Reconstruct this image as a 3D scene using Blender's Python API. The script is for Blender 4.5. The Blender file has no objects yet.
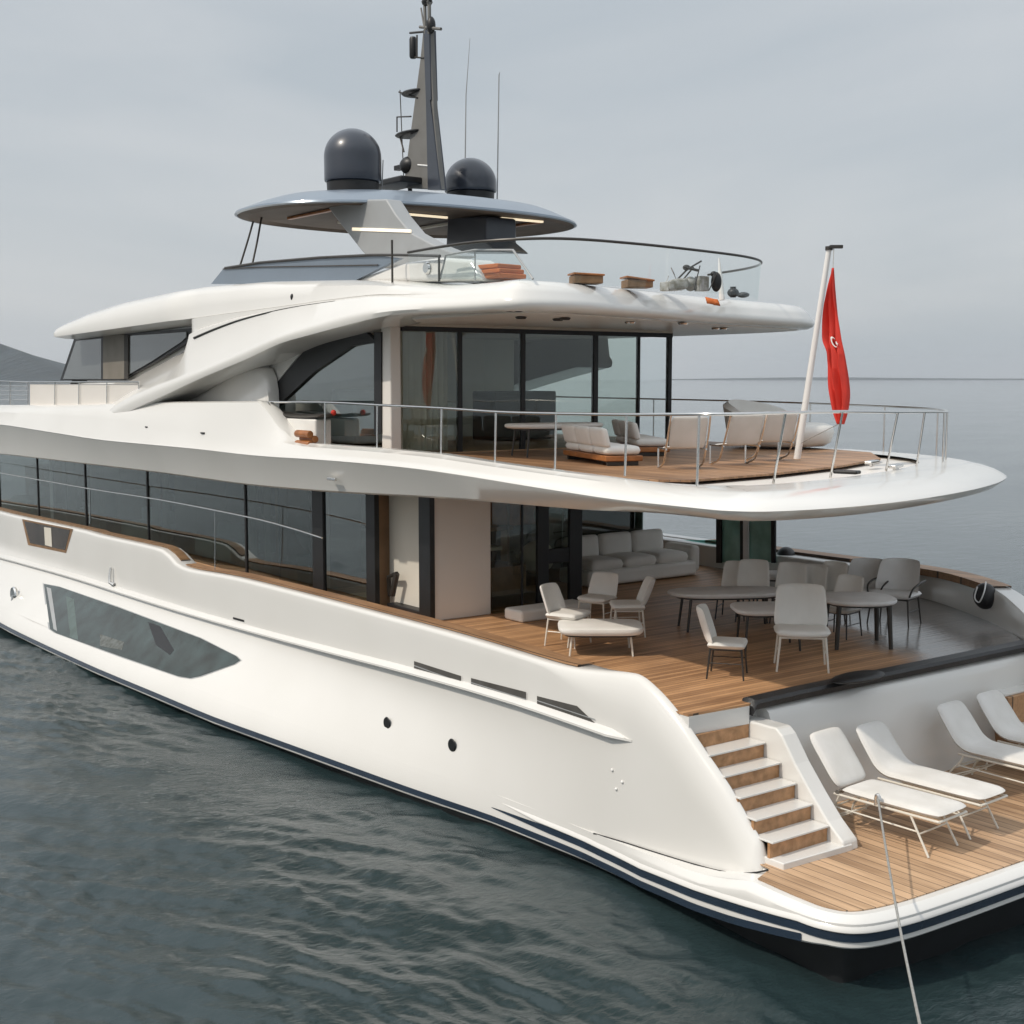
import bpy, bmesh, math, random
import numpy as np
from mathutils import Vector, Matrix
random.seed(7); rng = np.random.default_rng(7)
R = math.radians
S = bpy.context.scene
COL = S.collection

# ------------------------------------------------------------------ camera
FPX, HZ, VX, CZ = 1340.0, 379.0, -500.0, 6.35      # focal length (px), horizon row, bow vanishing column, eye height (m)
pit = math.atan((512 - HZ) / FPX)
hd = math.pi + math.atan((VX - 512) * math.cos(pit) / FPX)
h = np.array([math.cos(hd), math.sin(hd), 0]); rt = np.array([math.sin(hd), -math.cos(hd), 0]); zz = np.array([0, 0, 1.0])
fw = h * math.cos(pit) - zz * math.sin(pit); upv = h * math.sin(pit) + zz * math.cos(pit)
cd = bpy.data.cameras.new('camera'); cam = bpy.data.objects.new('camera', cd); COL.objects.link(cam)
cam.matrix_world = Matrix(((rt[0], upv[0], -fw[0], 0), (rt[1], upv[1], -fw[1], 0), (rt[2], upv[2], -fw[2], CZ), (0, 0, 0, 1)))
cd.sensor_width = 36; cd.lens = FPX / 1024 * 36; cd.clip_start = .1; cd.clip_end = 40000
S.camera = cam

# ------------------------------------------------------------------ sky and sun
SUN = Vector((-.10, -1.0, 1.12)).normalized()       # direction towards the sun
W = bpy.data.worlds.new("World"); S.world = W; W.use_nodes = True
nt = W.node_tree; nt.nodes.clear()
out = nt.nodes.new('ShaderNodeOutputWorld'); bg = nt.nodes.new('ShaderNodeBackground')
sky = nt.nodes.new('ShaderNodeTexSky'); sky.sky_type = 'NISHITA'; sky.sun_disc = False
sky.sun_elevation = math.asin(SUN.z); sky.sun_rotation = math.atan2(SUN.x, SUN.y); sky.dust_density = 4; sky.air_density = 1.0
tc = nt.nodes.new('ShaderNodeTexCoord'); mp = nt.nodes.new('ShaderNodeMapping'); mp.inputs['Scale'].default_value = (1.2, 1.2, 5)
nz = nt.nodes.new('ShaderNodeTexNoise'); nz.inputs['Scale'].default_value = 1.6; nz.inputs['Detail'].default_value = 7; nz.inputs['Distortion'].default_value = .6; nz.inputs['Roughness'].default_value = .5
cr = nt.nodes.new('ShaderNodeValToRGB')
cr.color_ramp.elements[0].position = .36; cr.color_ramp.elements[0].color = (4.6, 5.05, 5.4, 1)
cr.color_ramp.elements[1].position = .68; cr.color_ramp.elements[1].color = (5.9, 6.1, 6.25, 1)
mx = nt.nodes.new('ShaderNodeMix'); mx.data_type = 'RGBA'; mx.inputs['Factor'].default_value = .86
L = nt.links.new
L(tc.outputs['Generated'], mp.inputs['Vector']); L(mp.outputs['Vector'], nz.inputs['Vector']); L(nz.outputs['Fac'], cr.inputs['Fac'])
L(sky.outputs['Color'], mx.inputs['A']); L(cr.outputs['Color'], mx.inputs['B'])
sx_ = nt.nodes.new('ShaderNodeSeparateXYZ'); L(tc.outputs['Generated'], sx_.inputs[0])
zr = nt.nodes.new('ShaderNodeMapRange'); zr.interpolation_type = 'SMOOTHSTEP'; zr.inputs['From Min'].default_value = .22; zr.inputs['From Max'].default_value = .85; zr.inputs['To Min'].default_value = 1.0; zr.inputs['To Max'].default_value = 1.8
L(sx_.outputs['Z'], zr.inputs['Value'])
ml = nt.nodes.new('ShaderNodeVectorMath'); ml.operation = 'SCALE'; L(mx.outputs['Result'], ml.inputs[0]); L(zr.outputs['Result'], ml.inputs['Scale'])
L(ml.outputs[0], bg.inputs['Color']); bg.inputs['Strength'].default_value = .114; L(bg.outputs['Background'], out.inputs['Surface'])
sd = bpy.data.lights.new('sun', 'SUN'); sd.energy = 2.5; sd.angle = R(1.2); sd.color = (1, .92, .81)
so = bpy.data.objects.new('sun', sd); COL.objects.link(so); so.rotation_euler = SUN.to_track_quat('Z', 'Y').to_euler(); so.location = (-20, -30, 40)
vs = S.view_settings; vs.view_transform = 'Standard'; vs.look = 'None'; vs.exposure = 0; vs.gamma = 1

# ------------------------------------------------------------------ tracing helpers: a picture point on a plane of known height / side / station
def _ray(x, y): return rt * (x - 512) + fw * FPX - upv * (y - 512)
def PZ(x, y, z): d = _ray(x, y); q = d * ((z - CZ) / d[2]); return np.array([q[0], q[1], z])
def PY(x, y, Y): d = _ray(x, y); q = d * (Y / d[1]); q[2] += CZ; return q
def PX(x, y, X): d = _ray(x, y); q = d * (X / d[0]); q[2] += CZ; return q
def zc(pts, Y):
    q = sorted([tuple(PY(x, y, Y)) for x, y in pts])
    xs = [a[0] for a in q]; zs = [a[2] for a in q]
    return lambda X: float(np.interp(X, xs, zs))

# ------------------------------------------------------------------ materials
def mat(name, col=(.8, .8, .8), rough=.4, metal=0, coat=0, **k):
    m = bpy.data.materials.new(name); m.use_nodes = True
    b = m.node_tree.nodes['Principled BSDF']
    b.inputs['Base Color'].default_value = (*col, 1); b.inputs['Roughness'].default_value = rough
    b.inputs['Metallic'].default_value = metal; b.inputs['Coat Weight'].default_value = coat
    b.inputs['Coat Roughness'].default_value = .08
    for kk, v in k.items(): b.inputs[kk].default_value = v
    return m
def vary(m, scale=2, amt=.08, bump=0, bscale=60, rough=0):
    """soft mottling of the base colour, plus an optional fine bump"""
    t = m.node_tree; b = t.nodes['Principled BSDF']; c = b.inputs['Base Color'].default_value[:]
    co = t.nodes.new('ShaderNodeTexCoord'); n = t.nodes.new('ShaderNodeTexNoise'); n.inputs['Scale'].default_value = scale; n.inputs['Detail'].default_value = 6
    r = t.nodes.new('ShaderNodeValToRGB'); r.color_ramp.elements[0].position = .3; r.color_ramp.elements[1].position = .7
    r.color_ramp.elements[0].color = (c[0]*(1-amt), c[1]*(1-amt*1.05), c[2]*(1-amt*1.2), 1); r.color_ramp.elements[1].color = c
    t.links.new(co.outputs['Object'], n.inputs['Vector']); t.links.new(n.outputs['Fac'], r.inputs['Fac']); t.links.new(r.outputs['Color'], b.inputs['Base Color'])
    if rough:
        mr = t.nodes.new('ShaderNodeMapRange'); r0 = b.inputs['Roughness'].default_value
        mr.inputs['To Min'].default_value = r0 - rough; mr.inputs['To Max'].default_value = r0 + rough
        t.links.new(n.outputs['Fac'], mr.inputs['Value']); t.links.new(mr.outputs['Result'], b.inputs['Roughness'])
    if bump:
        n2 = t.nodes.new('ShaderNodeTexNoise'); n2.inputs['Scale'].default_value = bscale; n2.inputs['Detail'].default_value = 4
        bp = t.nodes.new('ShaderNodeBump'); bp.inputs['Strength'].default_value = bump; bp.inputs['Distance'].default_value = .02
        t.links.new(co.outputs['Object'], n2.inputs['Vector']); t.links.new(n2.outputs['Fac'], bp.inputs['Height']); t.links.new(bp.outputs['Normal'], b.inputs['Normal'])
    return m
def teak(name, axis, base=(.46, .25, .12), w=.085, grey_patch=False):
    """planks running across `axis` ('X' or 'Y' = direction in which plank seams repeat)"""
    m = mat(name, base, .5); t = m.node_tree; b = t.nodes['Principled BSDF']; N = t.nodes.new; K = t.links.new
    co = N('ShaderNodeTexCoord'); sp = N('ShaderNodeSeparateXYZ'); K(co.outputs['Object'], sp.inputs[0])
    dv = N('ShaderNodeMath'); dv.operation = 'DIVIDE'; dv.inputs[1].default_value = w; K(sp.outputs[axis], dv.inputs[0])
    fl = N('ShaderNodeMath'); fl.operation = 'FLOOR'; K(dv.outputs[0], fl.inputs[0])
    fr = N('ShaderNodeMath'); fr.operation = 'FRACT'; K(dv.outputs[0], fr.inputs[0])
    wn = N('ShaderNodeTexWhiteNoise'); wn.noise_dimensions = '1D'; K(fl.outputs[0], wn.inputs['W'])
    mpn = N('ShaderNodeMapping'); mpn.inputs['Scale'].default_value = (22, 1.2, 22) if axis == 'X' else (1.2, 22, 22)
    ad = N('ShaderNodeVectorMath'); K(co.outputs['Object'], ad.inputs[0]); K(wn.outputs['Color'], ad.inputs[1]); K(ad.outputs[0], mpn.inputs['Vector'])
    gr = N('ShaderNodeTexNoise'); gr.inputs['Scale'].default_value = 1; gr.inputs['Detail'].default_value = 5; K(mpn.outputs['Vector'], gr.inputs['Vector'])
    big = N('ShaderNodeTexNoise'); big.inputs['Scale'].default_value = .9; big.inputs['Detail'].default_value = 4; K(co.outputs['Object'], big.inputs['Vector'])
    s1 = N('ShaderNodeMath'); s1.operation = 'MULTIPLY_ADD'; K(wn.outputs['Value'], s1.inputs[0]); s1.inputs[1].default_value = .5; K(gr.outputs['Fac'], s1.inputs[2])
    s2 = N('ShaderNodeMath'); s2.operation = 'MULTIPLY_ADD'; K(big.outputs['Fac'], s2.inputs[0]); s2.inputs[1].default_value = .7; K(s1.outputs[0], s2.inputs[2])
    r = N('ShaderNodeValToRGB'); e = r.color_ramp.elements; e[0].position = .45; e[1].position = .85
    e[0].color = (base[0]*.6, base[1]*.57, base[2]*.55, 1); e[1].color = (base[0]*1.3, base[1]*1.35, base[2]*1.4, 1)
    mr = N('ShaderNodeMapRange'); mr.inputs['From Max'].default_value = 1.65; K(s2.outputs[0], mr.inputs['Value']); K(mr.outputs['Result'], r.inputs['Fac'])
    gt = N('ShaderNodeMath'); gt.operation = 'LESS_THAN'; gt.inputs[1].default_value = .07; K(fr.outputs[0], gt.inputs[0])
    mm = N('ShaderNodeMix'); mm.data_type = 'RGBA'; K(gt.outputs[0], mm.inputs['Factor']); K(r.outputs['Color'], mm.inputs['A']); mm.inputs['B'].default_value = (.07, .045, .03, 1)
    K(mm.outputs['Result'], b.inputs['Base Color'])
    bp = N('ShaderNodeBump'); bp.inputs['Strength'].default_value = .25; bp.inputs['Distance'].default_value = .01; K(gr.outputs['Fac'], bp.inputs['Height']); K(bp.outputs['Normal'], b.inputs['Normal'])
    if grey_patch:   # the aft deck's starboard quarter blends to flat grey with lower roughness
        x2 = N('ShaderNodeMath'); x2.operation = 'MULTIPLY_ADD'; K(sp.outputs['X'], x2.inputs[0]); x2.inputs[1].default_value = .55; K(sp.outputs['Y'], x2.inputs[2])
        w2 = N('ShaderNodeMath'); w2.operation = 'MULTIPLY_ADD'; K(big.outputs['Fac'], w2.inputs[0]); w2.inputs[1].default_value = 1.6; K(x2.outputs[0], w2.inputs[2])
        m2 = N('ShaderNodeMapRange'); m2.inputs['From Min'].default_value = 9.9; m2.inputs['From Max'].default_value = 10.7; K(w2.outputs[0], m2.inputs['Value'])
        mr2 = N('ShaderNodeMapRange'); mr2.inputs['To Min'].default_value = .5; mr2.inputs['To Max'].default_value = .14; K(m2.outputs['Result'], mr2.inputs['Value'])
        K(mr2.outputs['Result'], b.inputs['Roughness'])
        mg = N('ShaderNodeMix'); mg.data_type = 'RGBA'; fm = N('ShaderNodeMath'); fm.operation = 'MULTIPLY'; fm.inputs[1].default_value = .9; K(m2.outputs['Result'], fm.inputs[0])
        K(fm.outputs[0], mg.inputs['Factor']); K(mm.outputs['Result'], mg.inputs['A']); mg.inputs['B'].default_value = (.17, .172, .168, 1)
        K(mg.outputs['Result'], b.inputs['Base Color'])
    return m
def glass(name, tint, refl=1.0, rough=.0, boost=0.0):
    """pane: tinted see-through plus a fresnel mirror"""
    m = bpy.data.materials.new(name); m.use_nodes = True; t = m.node_tree; t.nodes.clear(); N = t.nodes.new; K = t.links.new
    o = N('ShaderNodeOutputMaterial'); tr = N('ShaderNodeBsdfTransparent'); tr.inputs['Color'].default_value = (*tint, 1)
    gl = N('ShaderNodeBsdfGlossy'); gl.inputs['Roughness'].default_value = rough; gl.inputs['Color'].default_value = (.95, 1, .98, 1)
    fz = N('ShaderNodeFresnel'); fz.inputs['IOR'].default_value = 1.5
    ma = N('ShaderNodeMath'); ma.operation = 'MULTIPLY_ADD'; ma.inputs[1].default_value = refl; ma.inputs[2].default_value = boost; ma.use_clamp = True; K(fz.outputs[0], ma.inputs[0])
    co = N('ShaderNodeTexCoord'); nn = N('ShaderNodeTexNoise'); nn.inputs['Scale'].default_value = .7; nn.inputs['Detail'].default_value = 1; K(co.outputs['Object'], nn.inputs['Vector'])
    bp = N('ShaderNodeBump'); bp.inputs['Strength'].default_value = .06; bp.inputs['Distance'].default_value = .1; K(nn.outputs['Fac'], bp.inputs['Height']); K(bp.outputs['Normal'], gl.inputs['Normal'])
    ge = N('ShaderNodeNewGeometry'); iv = N('ShaderNodeMath'); iv.operation = 'SUBTRACT'; iv.inputs[0].default_value = 1; K(ge.outputs['Backfacing'], iv.inputs[1])
    m3 = N('ShaderNodeMath'); m3.operation = 'MULTIPLY'; K(ma.outputs[0], m3.inputs[0]); K(iv.outputs[0], m3.inputs[1])
    ms = N('ShaderNodeMixShader'); K(m3.outputs[0], ms.inputs[0]); K(tr.outputs[0], ms.inputs[1]); K(gl.outputs[0], ms.inputs[2]); K(ms.outputs[0], o.inputs['Surface'])
    return m

M = {}
M['white'] = vary(mat('gelcoat', (.715, .70, .668), .2, 0, .4), .6, .04, rough=.05)
M['soffit'] = vary(mat('soffit_paint', (.74, .70, .65), .35), .8, .05)
M['cream'] = vary(mat('cream_panel', (.66, .62, .54), .45), 1.1, .08)
M['stripe'] = vary(mat('stripe_blue', (.018, .032, .055), .25, 0, .3), 3, .2)
M['black'] = vary(mat('black_paint', (.010, .010, .011), .45), 3, .3)
M['anti'] = vary(mat('antifouling', (.012, .014, .016), .6), 3, .3)
M['rubber'] = vary(mat('black_rubber', (.018, .018, .02), .45), 6, .3, .3, 40)
M['navy'] = vary(mat('dark_blue_paint', (.035, .042, .058), .32, 0, .4), 2, .15)
M['greyblue'] = vary(mat('grey_blue_paint', (.20, .245, .30), .3, .3, .4), 1, .08)
M['grey'] = vary(mat('grey_paint', (.33, .34, .345), .4), 1.5, .1)
M['mast'] = vary(mat('mast_grey', (.17, .165, .155), .5), 3, .15)
M['steel'] = mat('steel', (.72, .71, .69), .18, 1)
M['paintedtube'] = vary(mat('cream_tube', (.72, .68, .60), .35), 5, .08)
M['darktube'] = vary(mat('dark_tube', (.05, .045, .04), .4, .3), 5, .2)
M['pole'] = mat('pole_white', (.8, .79, .77), .3)
M['fabric'] = vary(mat('white_fabric', (.80, .78, .74), .8), 3, .08, .25, 90)
M['sling'] = vary(mat('grey_white_fabric', (.74, .72, .69), .85), 2.5, .14, .3, 120)
M['greyfab'] = vary(mat('light_grey_fabric', (.80, .79, .78), .8), 3, .12, .25, 80)
M['deck'] = teak('teak_deck', 'X', grey_patch=True)
M['plat'] = teak('teak_platform', 'Y', (.47, .30, .175), .15)
M['upteak'] = teak('teak_upper', 'Y', (.33, .18, .09), .1)
M['wood'] = teak('teak_trim', 'Y', (.36, .20, .10), .4)
M['riser'] = vary(mat('teak_riser', (.50, .27, .13), .45), 9, .45)
M['orangewood'] = vary(mat('varnished_wood', (.42, .16, .05), .35), 6, .45, .2, 30)
M['brown'] = vary(mat('brown_wood', (.26, .15, .075), .5), 6, .4)
M['orange'] = vary(mat('orange_cloth', (.55, .14, .03), .8), 5, .2)
M['red'] = vary(mat('red_cloth', (.62, .035, .02), .75), 4, .2, .2, 60)
M['glass'] = glass('window_glass', (.84, .88, .85), 1.4, .0, .03)
M['glassd'] = glass('dark_window_glass', (.40, .44, .43), 1.9, .0, .02)
M['glassb'] = glass('blue_window_glass', (.62, .70, .72), 2.0, .0, .12)
M['clear'] = glass('clear_glass', (.93, .955, .955), 1.0)
M['teal'] = glass('teal_glass', (.35, .62, .58), 1.2, .0, .03)
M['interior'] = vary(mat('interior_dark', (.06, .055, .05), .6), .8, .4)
M['interiorbrown'] = vary(mat('interior_brown', (.48, .30, .17), .5), 1.5, .4)
M['interiorlight'] = vary(mat('interior_light', (.62, .59, .52), .6), .6, .15)
M['curtain'] = vary(mat('curtain_cloth', (.55, .52, .46), .9), 2, .15)
M['lampglow'] = mat('lamp_strip', (.9, .85, .75), .4, **{'Emission Color': (1, .82, .55, 1), 'Emission Strength': .8})
M['rope'] = vary(mat('grey_rope', (.33, .33, .32), .8), 30, .3)

# ------------------------------------------------------------------ mesh builder
class MB:
    def __init__(s): s.v = []; s.f = []
    def add(s, vs, fs):
        o = len(s.v); s.v += [tuple(map(float, q)) for q in vs]; s.f += [tuple(i + o for i in f) for f in fs]; return s
    def box(s, c, d, rz=0, ry=0):
        x, y, z = [q / 2 for q in d]; vs = []
        mt = Matrix.Rotation(rz, 3, 'Z') @ Matrix.Rotation(ry, 3, 'Y')
        for a in (-x, x):
            for b in (-y, y):
                for e in (-z, z): vs.append(mt @ Vector((a, b, e)) + Vector(c))
        return s.add(vs, [(0, 1, 3, 2), (4, 6, 7, 5), (0, 4, 5, 1), (2, 3, 7, 6), (0, 2, 6, 4), (1, 5, 7, 3)])
    def tube(s, pts, r, n=8, cap=True):
        pts = [Vector(p) for p in pts]; rs = r if isinstance(r, (list, tuple)) else [r] * len(pts); ref = None; vs = []
        for i, p in enumerate(pts):
            t = (pts[min(i+1, len(pts)-1)] - pts[max(i-1, 0)]).normalized()
            if ref is None: ref = Vector((0, 0, 1)) if abs(t.z) < .9 else Vector((1, 0, 0))
            a = t.cross(ref).normalized(); b = a.cross(t).normalized(); ref = b
            for k in range(n): vs.append(p + (a * math.cos(2*math.pi*k/n) + b * math.sin(2*math.pi*k/n)) * rs[i])
        fs = [(i*n+k, i*n+(k+1) % n, (i+1)*n+(k+1) % n, (i+1)*n+k) for i in range(len(pts)-1) for k in range(n)]
        if cap: fs += [tuple(range(n))[::-1], tuple((len(pts)-1)*n + k for k in range(n))]
        return s.add(vs, fs)
    def grid(s, rows, closed=False):
        n = len(rows[0]); vs = [q for r in rows for q in r]; kk = n if closed else n - 1
        return s.add(vs, [(i*n+k, i*n+(k+1) % n, (i+1)*n+(k+1) % n, (i+1)*n+k) for i in range(len(rows)-1) for k in range(kk)])
    def rings(s, rings, cap0=True, cap1=True):
        """closed rings joined in order; the ends are capped"""
        n = len(rings[0]); s.grid(rings, True); o = len(s.v) - n * len(rings)
        if cap0: s.f.append(tuple(o + k for k in range(n))[::-1])
        if cap1: s.f.append(tuple(o + (len(rings)-1)*n + k for k in range(n)))
        return s
    def prism(s, poly, d):
        """flat polygon (3D points) extruded by vector d"""
        a = [np.array(p, float) for p in poly]; return s.rings([a, [p + np.array(d) for p in a]])
    def lathe(s, prof, c, n=32, ax='Z'):
        rr = []
        for r, z in prof:
            ring = []
            for k in range(n):
                a = 2*math.pi*k/n; q = (r*math.cos(a), r*math.sin(a), z)
                if ax == 'Y': q = (q[0], q[2], q[1])
                if ax == 'X': q = (q[2], q[0], q[1])
                ring.append((c[0]+q[0], c[1]+q[1], c[2]+q[2]))
            rr.append(ring)
        return s.rings(rr)
    def ell(s, c, d, n=20, m=12):
        rr = []
        for i in range(m+1):
            a = math.pi * (i + .02*(i == 0) - .02*(i == m)) / m
            rr.append([(c[0]+d[0]*math.sin(a)*math.cos(2*math.pi*k/n), c[1]+d[1]*math.sin(a)*math.sin(2*math.pi*k/n), c[2]-d[2]*math.cos(a)) for k in range(n)])
        return s.rings(rr)
    def pad(s, w, l, t, fn=None, k=.35, nu=13, nv=21):
        """cushion: x across (w), y along (l), thickness t, rounded corners; fn bends a point"""
        us = [math.sin(math.pi/2*(-1+2*i/(nu-1)))*.5+.5*(-1+2*i/(nu-1)) for i in range(nu)]; vv = [math.sin(math.pi/2*(-1+2*i/(nv-1)))*.5+.5*(-1+2*i/(nv-1)) for i in range(nv)]
        def P(u, v, sg):
            x = u * math.sqrt(1-k*v**6*.5) * w/2; y = v * math.sqrt(1-k*u**6*.25) * l/2
            e = max(abs(u), abs(v)); z = sg * t/2 * (max(0, 1-e**8))**.5 + sg * t*.12*(1-u*u)*(1-v*v)
            q = (x, y, z); return fn(*q) if fn else q
        top = [[P(u, v, 1) for u in us] for v in vv]; bot = [[P(u, v, -1) for u in us[::-1]] for v in vv]
        return s.grid(top).grid(bot)
    def build(s, name, m, parent=None, smooth=35, bevel=0, label=None, seg=2, sub=0):
        me = bpy.data.meshes.new(name); me.from_pydata(s.v, [], s.f)
        bm = bmesh.new(); bm.from_mesh(me); bmesh.ops.remove_doubles(bm, verts=bm.verts, dist=1e-4)
        bmesh.ops.dissolve_degenerate(bm, edges=bm.edges, dist=1e-5)
        bmesh.ops.recalc_face_normals(bm, faces=bm.faces); bm.to_mesh(me); bm.free()
        me.materials.append(m if not isinstance(m, str) else M[m])
        if smooth:
            me.shade_smooth(); me.set_sharp_from_angle(angle=R(smooth))
        o = bpy.data.objects.new(name, me); COL.objects.link(o)
        if bevel:
            b = o.modifiers.new('bevel', 'BEVEL'); b.width = bevel; b.segments = seg; b.limit_method = 'ANGLE'; b.angle_limit = R(30); b.harden_normals = True
        if sub:
            u = o.modifiers.new('sub', 'SUBSURF'); u.levels = sub; u.render_levels = sub
        if parent is not None:
            o.parent = parent
            if parent is YACHT: o.matrix_parent_inverse = Matrix.Translation(-parent.location)
        if label: o['label'] = label
        return o
YACHT = None
def off_in(pl, d):
    o = []
    for i in range(len(pl)):
        a = np.array(pl[max(i-1, 0)]); c = np.array(pl[min(i+1, len(pl)-1)]); td = (c-a)/np.linalg.norm(c-a); o.append((pl[i][0]-td[1]*d, pl[i][1]+td[0]*d))
    return o
def thing(name, label, cat, loc=(0, 0, 0), rz=0, group=None, sc=1):
    o = bpy.data.objects.new(name, None); COL.objects.link(o); o.location = loc; o.rotation_euler = (0, 0, rz); o.scale = (sc,)*3
    o.empty_display_size = .3
    tag(o, label, cat, group); return o
def tag(o, label, cat, group=None, kind=None):
    if label: o['label'] = label
    if cat: o['category'] = cat
    if group: o['group'] = group
    if kind: o['kind'] = kind
    return o
def dup(root, loc, rz, label, sc=1):
    r = root.copy(); COL.objects.link(r); r.location = loc; r.rotation_euler = (0, 0, rz); r.scale = (sc,)*3; r['label'] = label
    for ch in list(root.children):
        c = ch.copy(); COL.objects.link(c); c.parent = r
        for g in list(ch.children):
            d = g.copy(); COL.objects.link(d); d.parent = c
    return r

# ------------------------------------------------------------------ the sea
def graded(lo, hi, fine, far):
    a = list(np.arange(lo, hi, fine)); st = fine; v = hi
    while v < far: a.append(v); st *= 1.05; v += st
    a.append(far); st = fine; v = lo - fine
    while v > -far: a.insert(0, v); st *= 1.05; v -= st
    a.insert(0, -far); return np.array(a)
gx = graded(-36, -1, .055, 9000); gy = graded(4, 12.2, .055, 9000)
GX, GY = np.meshgrid(gx, gy, indexing='ij')
sx = np.gradient(gx)[:, None]; sy = np.gradient(gy)[None, :]; step = np.maximum(sx, sy)
ZW = np.zeros_like(GX)
wx = GX + .5*np.sin(GY*.31+1) + .35*np.sin(GX*.47+GY*.2); wy = GY + .5*np.sin(GX*.27+2) + .35*np.sin(GY*.53-GX*.3)
gust = .95 + .5*np.sin(GX*.23+GY*.11+.5)*np.sin(GY*.31-GX*.07+2) + .4*np.sin(GX*.61+GY*.37+4)*np.sin(GX*.19-GY*.52+1)
for i in range(150):
    lam = .17 * (5.5/.17) ** (rng.random()); a = R(118) + rng.normal() * (.75 if lam < 1 else .5); kx, ky = math.cos(a)*2*math.pi/lam, math.sin(a)*2*math.pi/lam
    amp = .0019 * lam ** .70 * (.5 + rng.random()); ph = rng.random()*6.28
    w_ = np.clip((lam/step - 2.6) / 2, 0, 1)
    p_ = wx*kx + wy*ky + ph; q = np.sin(p_) if i % 3 else (1.4 - 2.2*np.abs(np.sin(p_/2)))
    ZW += amp * w_ * q * (np.clip(gust, .25, 2)**1.5*1.15 if lam < 1.6 else .9)
nx, ny = GX.shape; ZW -= .03
vv = np.stack([GX, GY, ZW], -1).reshape(-1, 3)
ii = np.arange(nx*ny).reshape(nx, ny)
ff = np.stack([ii[:-1, :-1], ii[1:, :-1], ii[1:, 1:], ii[:-1, 1:]], -1).reshape(-1, 4)
me = bpy.data.meshes.new('sea'); me.vertices.add(len(vv)); me.vertices.foreach_set('co', vv.astype(np.float32).ravel())
me.loops.add(ff.size); me.loops.foreach_set('vertex_index', ff.astype(np.int32).ravel())
me.polygons.add(len(ff)); me.polygons.foreach_set('loop_start', np.arange(0, ff.size, 4, dtype=np.int32)); me.update(calc_edges=True); me.shade_smooth()
wm = mat('sea_water', (.019, .034, .0365), .04, IOR=1.45)
t = wm.node_tree; b = t.nodes['Principled BSDF']; N = t.nodes.new; K = t.links.new
co = N('ShaderNodeTexCoord'); mp1 = N('ShaderNodeMapping'); mp1.inputs['Rotation'].default_value = (0, 0, R(28)); mp1.inputs['Scale'].default_value = (1, .55, 1); K(co.outputs['Object'], mp1.inputs['Vector'])
n1 = N('ShaderNodeTexNoise'); n1.inputs['Scale'].default_value = 12; n1.inputs['Detail'].default_value = 6; n1.inputs['Roughness'].default_value = .62; n1.inputs['Distortion'].default_value = .5
n2 = N('ShaderNodeTexNoise'); n2.inputs['Scale'].default_value = 1.5; n2.inputs['Detail'].default_value = 5; n2.inputs['Roughness'].default_value = .55
n3 = N('ShaderNodeTexNoise'); n3.inputs['Scale'].default_value = .12; n3.inputs['Detail'].default_value = 3
for n in (n1, n2, n3): K(mp1.outputs['Vector'], n.inputs['Vector'])
mr = N('ShaderNodeMapRange'); mr.inputs['From Min'].default_value = .35; mr.inputs['From Max'].default_value = .65; mr.inputs['To Min'].default_value = .35; mr.inputs['To Max'].default_value = 1.0; K(n3.outputs['Fac'], mr.inputs['Value'])
b1 = N('ShaderNodeBump'); b1.inputs['Distance'].default_value = .02; K(n1.outputs['Fac'], b1.inputs['Height']); K(mr.outputs['Result'], b1.inputs['Strength'])
b2 = N('ShaderNodeBump'); b2.inputs['Strength'].default_value = .8; b2.inputs["Distance"].default_value = .028; K(n2.outputs['Fac'], b2.inputs['Height']); K(b2.outputs['Normal'], b1.inputs['Normal']); K(b1.outputs['Normal'], b.inputs['Normal'])
me.materials.append(wm); sea = bpy.data.objects.new('sea', me); COL.objects.link(sea); sea['kind'] = 'structure'

# far hills on the left and low land on the right horizon
def ridge(name, D, prof, depth, m, rough=1):
    """prof: (pixel column, row) crest; D = distance along the view"""
    rows = [[], [], [], []]
    cols = np.linspace(prof[0][0], prof[-1][0], 90)
    for c in cols:
        y = np.interp(c, [p[0] for p in prof], [p[1] for p in prof]); d = _ray(c, 379); d = d / np.dot(d, fw)
        hgt = max(0, (378.5 - y) / FPX * D) * (1 + .03*rough*math.sin(c*.9) + .025*rough*math.sin(c*2.3+1)); p0 = d * D
        n = np.array([h[0], h[1], 0])
        for k, (o, z) in enumerate(((-depth*.5, -2), (-depth*.22, hgt*.62), (0, hgt+CZ*(hgt > 0)), (depth, -2))):
            q = p0 + n*o; rows[k].append((q[0], q[1], z))
    o = MB().grid(rows).build(name, m, smooth=0); o['kind'] = 'structure'; return o
hm = mat('hill_forest', (.012, .028, .036), .9)
vary(hm, .02, .5)
ridge('hills', 3600, [(-420, 379), (-330, 352), (-250, 330), (-160, 322), (-80, 331), (0, 343), (22, 351), (45, 361), (66, 374), (80, 379)], 900, hm)
ridge('distant_coast', 8200, [(560, 379), (690, 378.4), (740, 377.6), (800, 376.8), (850, 376.9), (910, 377.5), (980, 378), (1100, 378.2), (1250, 379)], 500, hm, .3)

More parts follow.
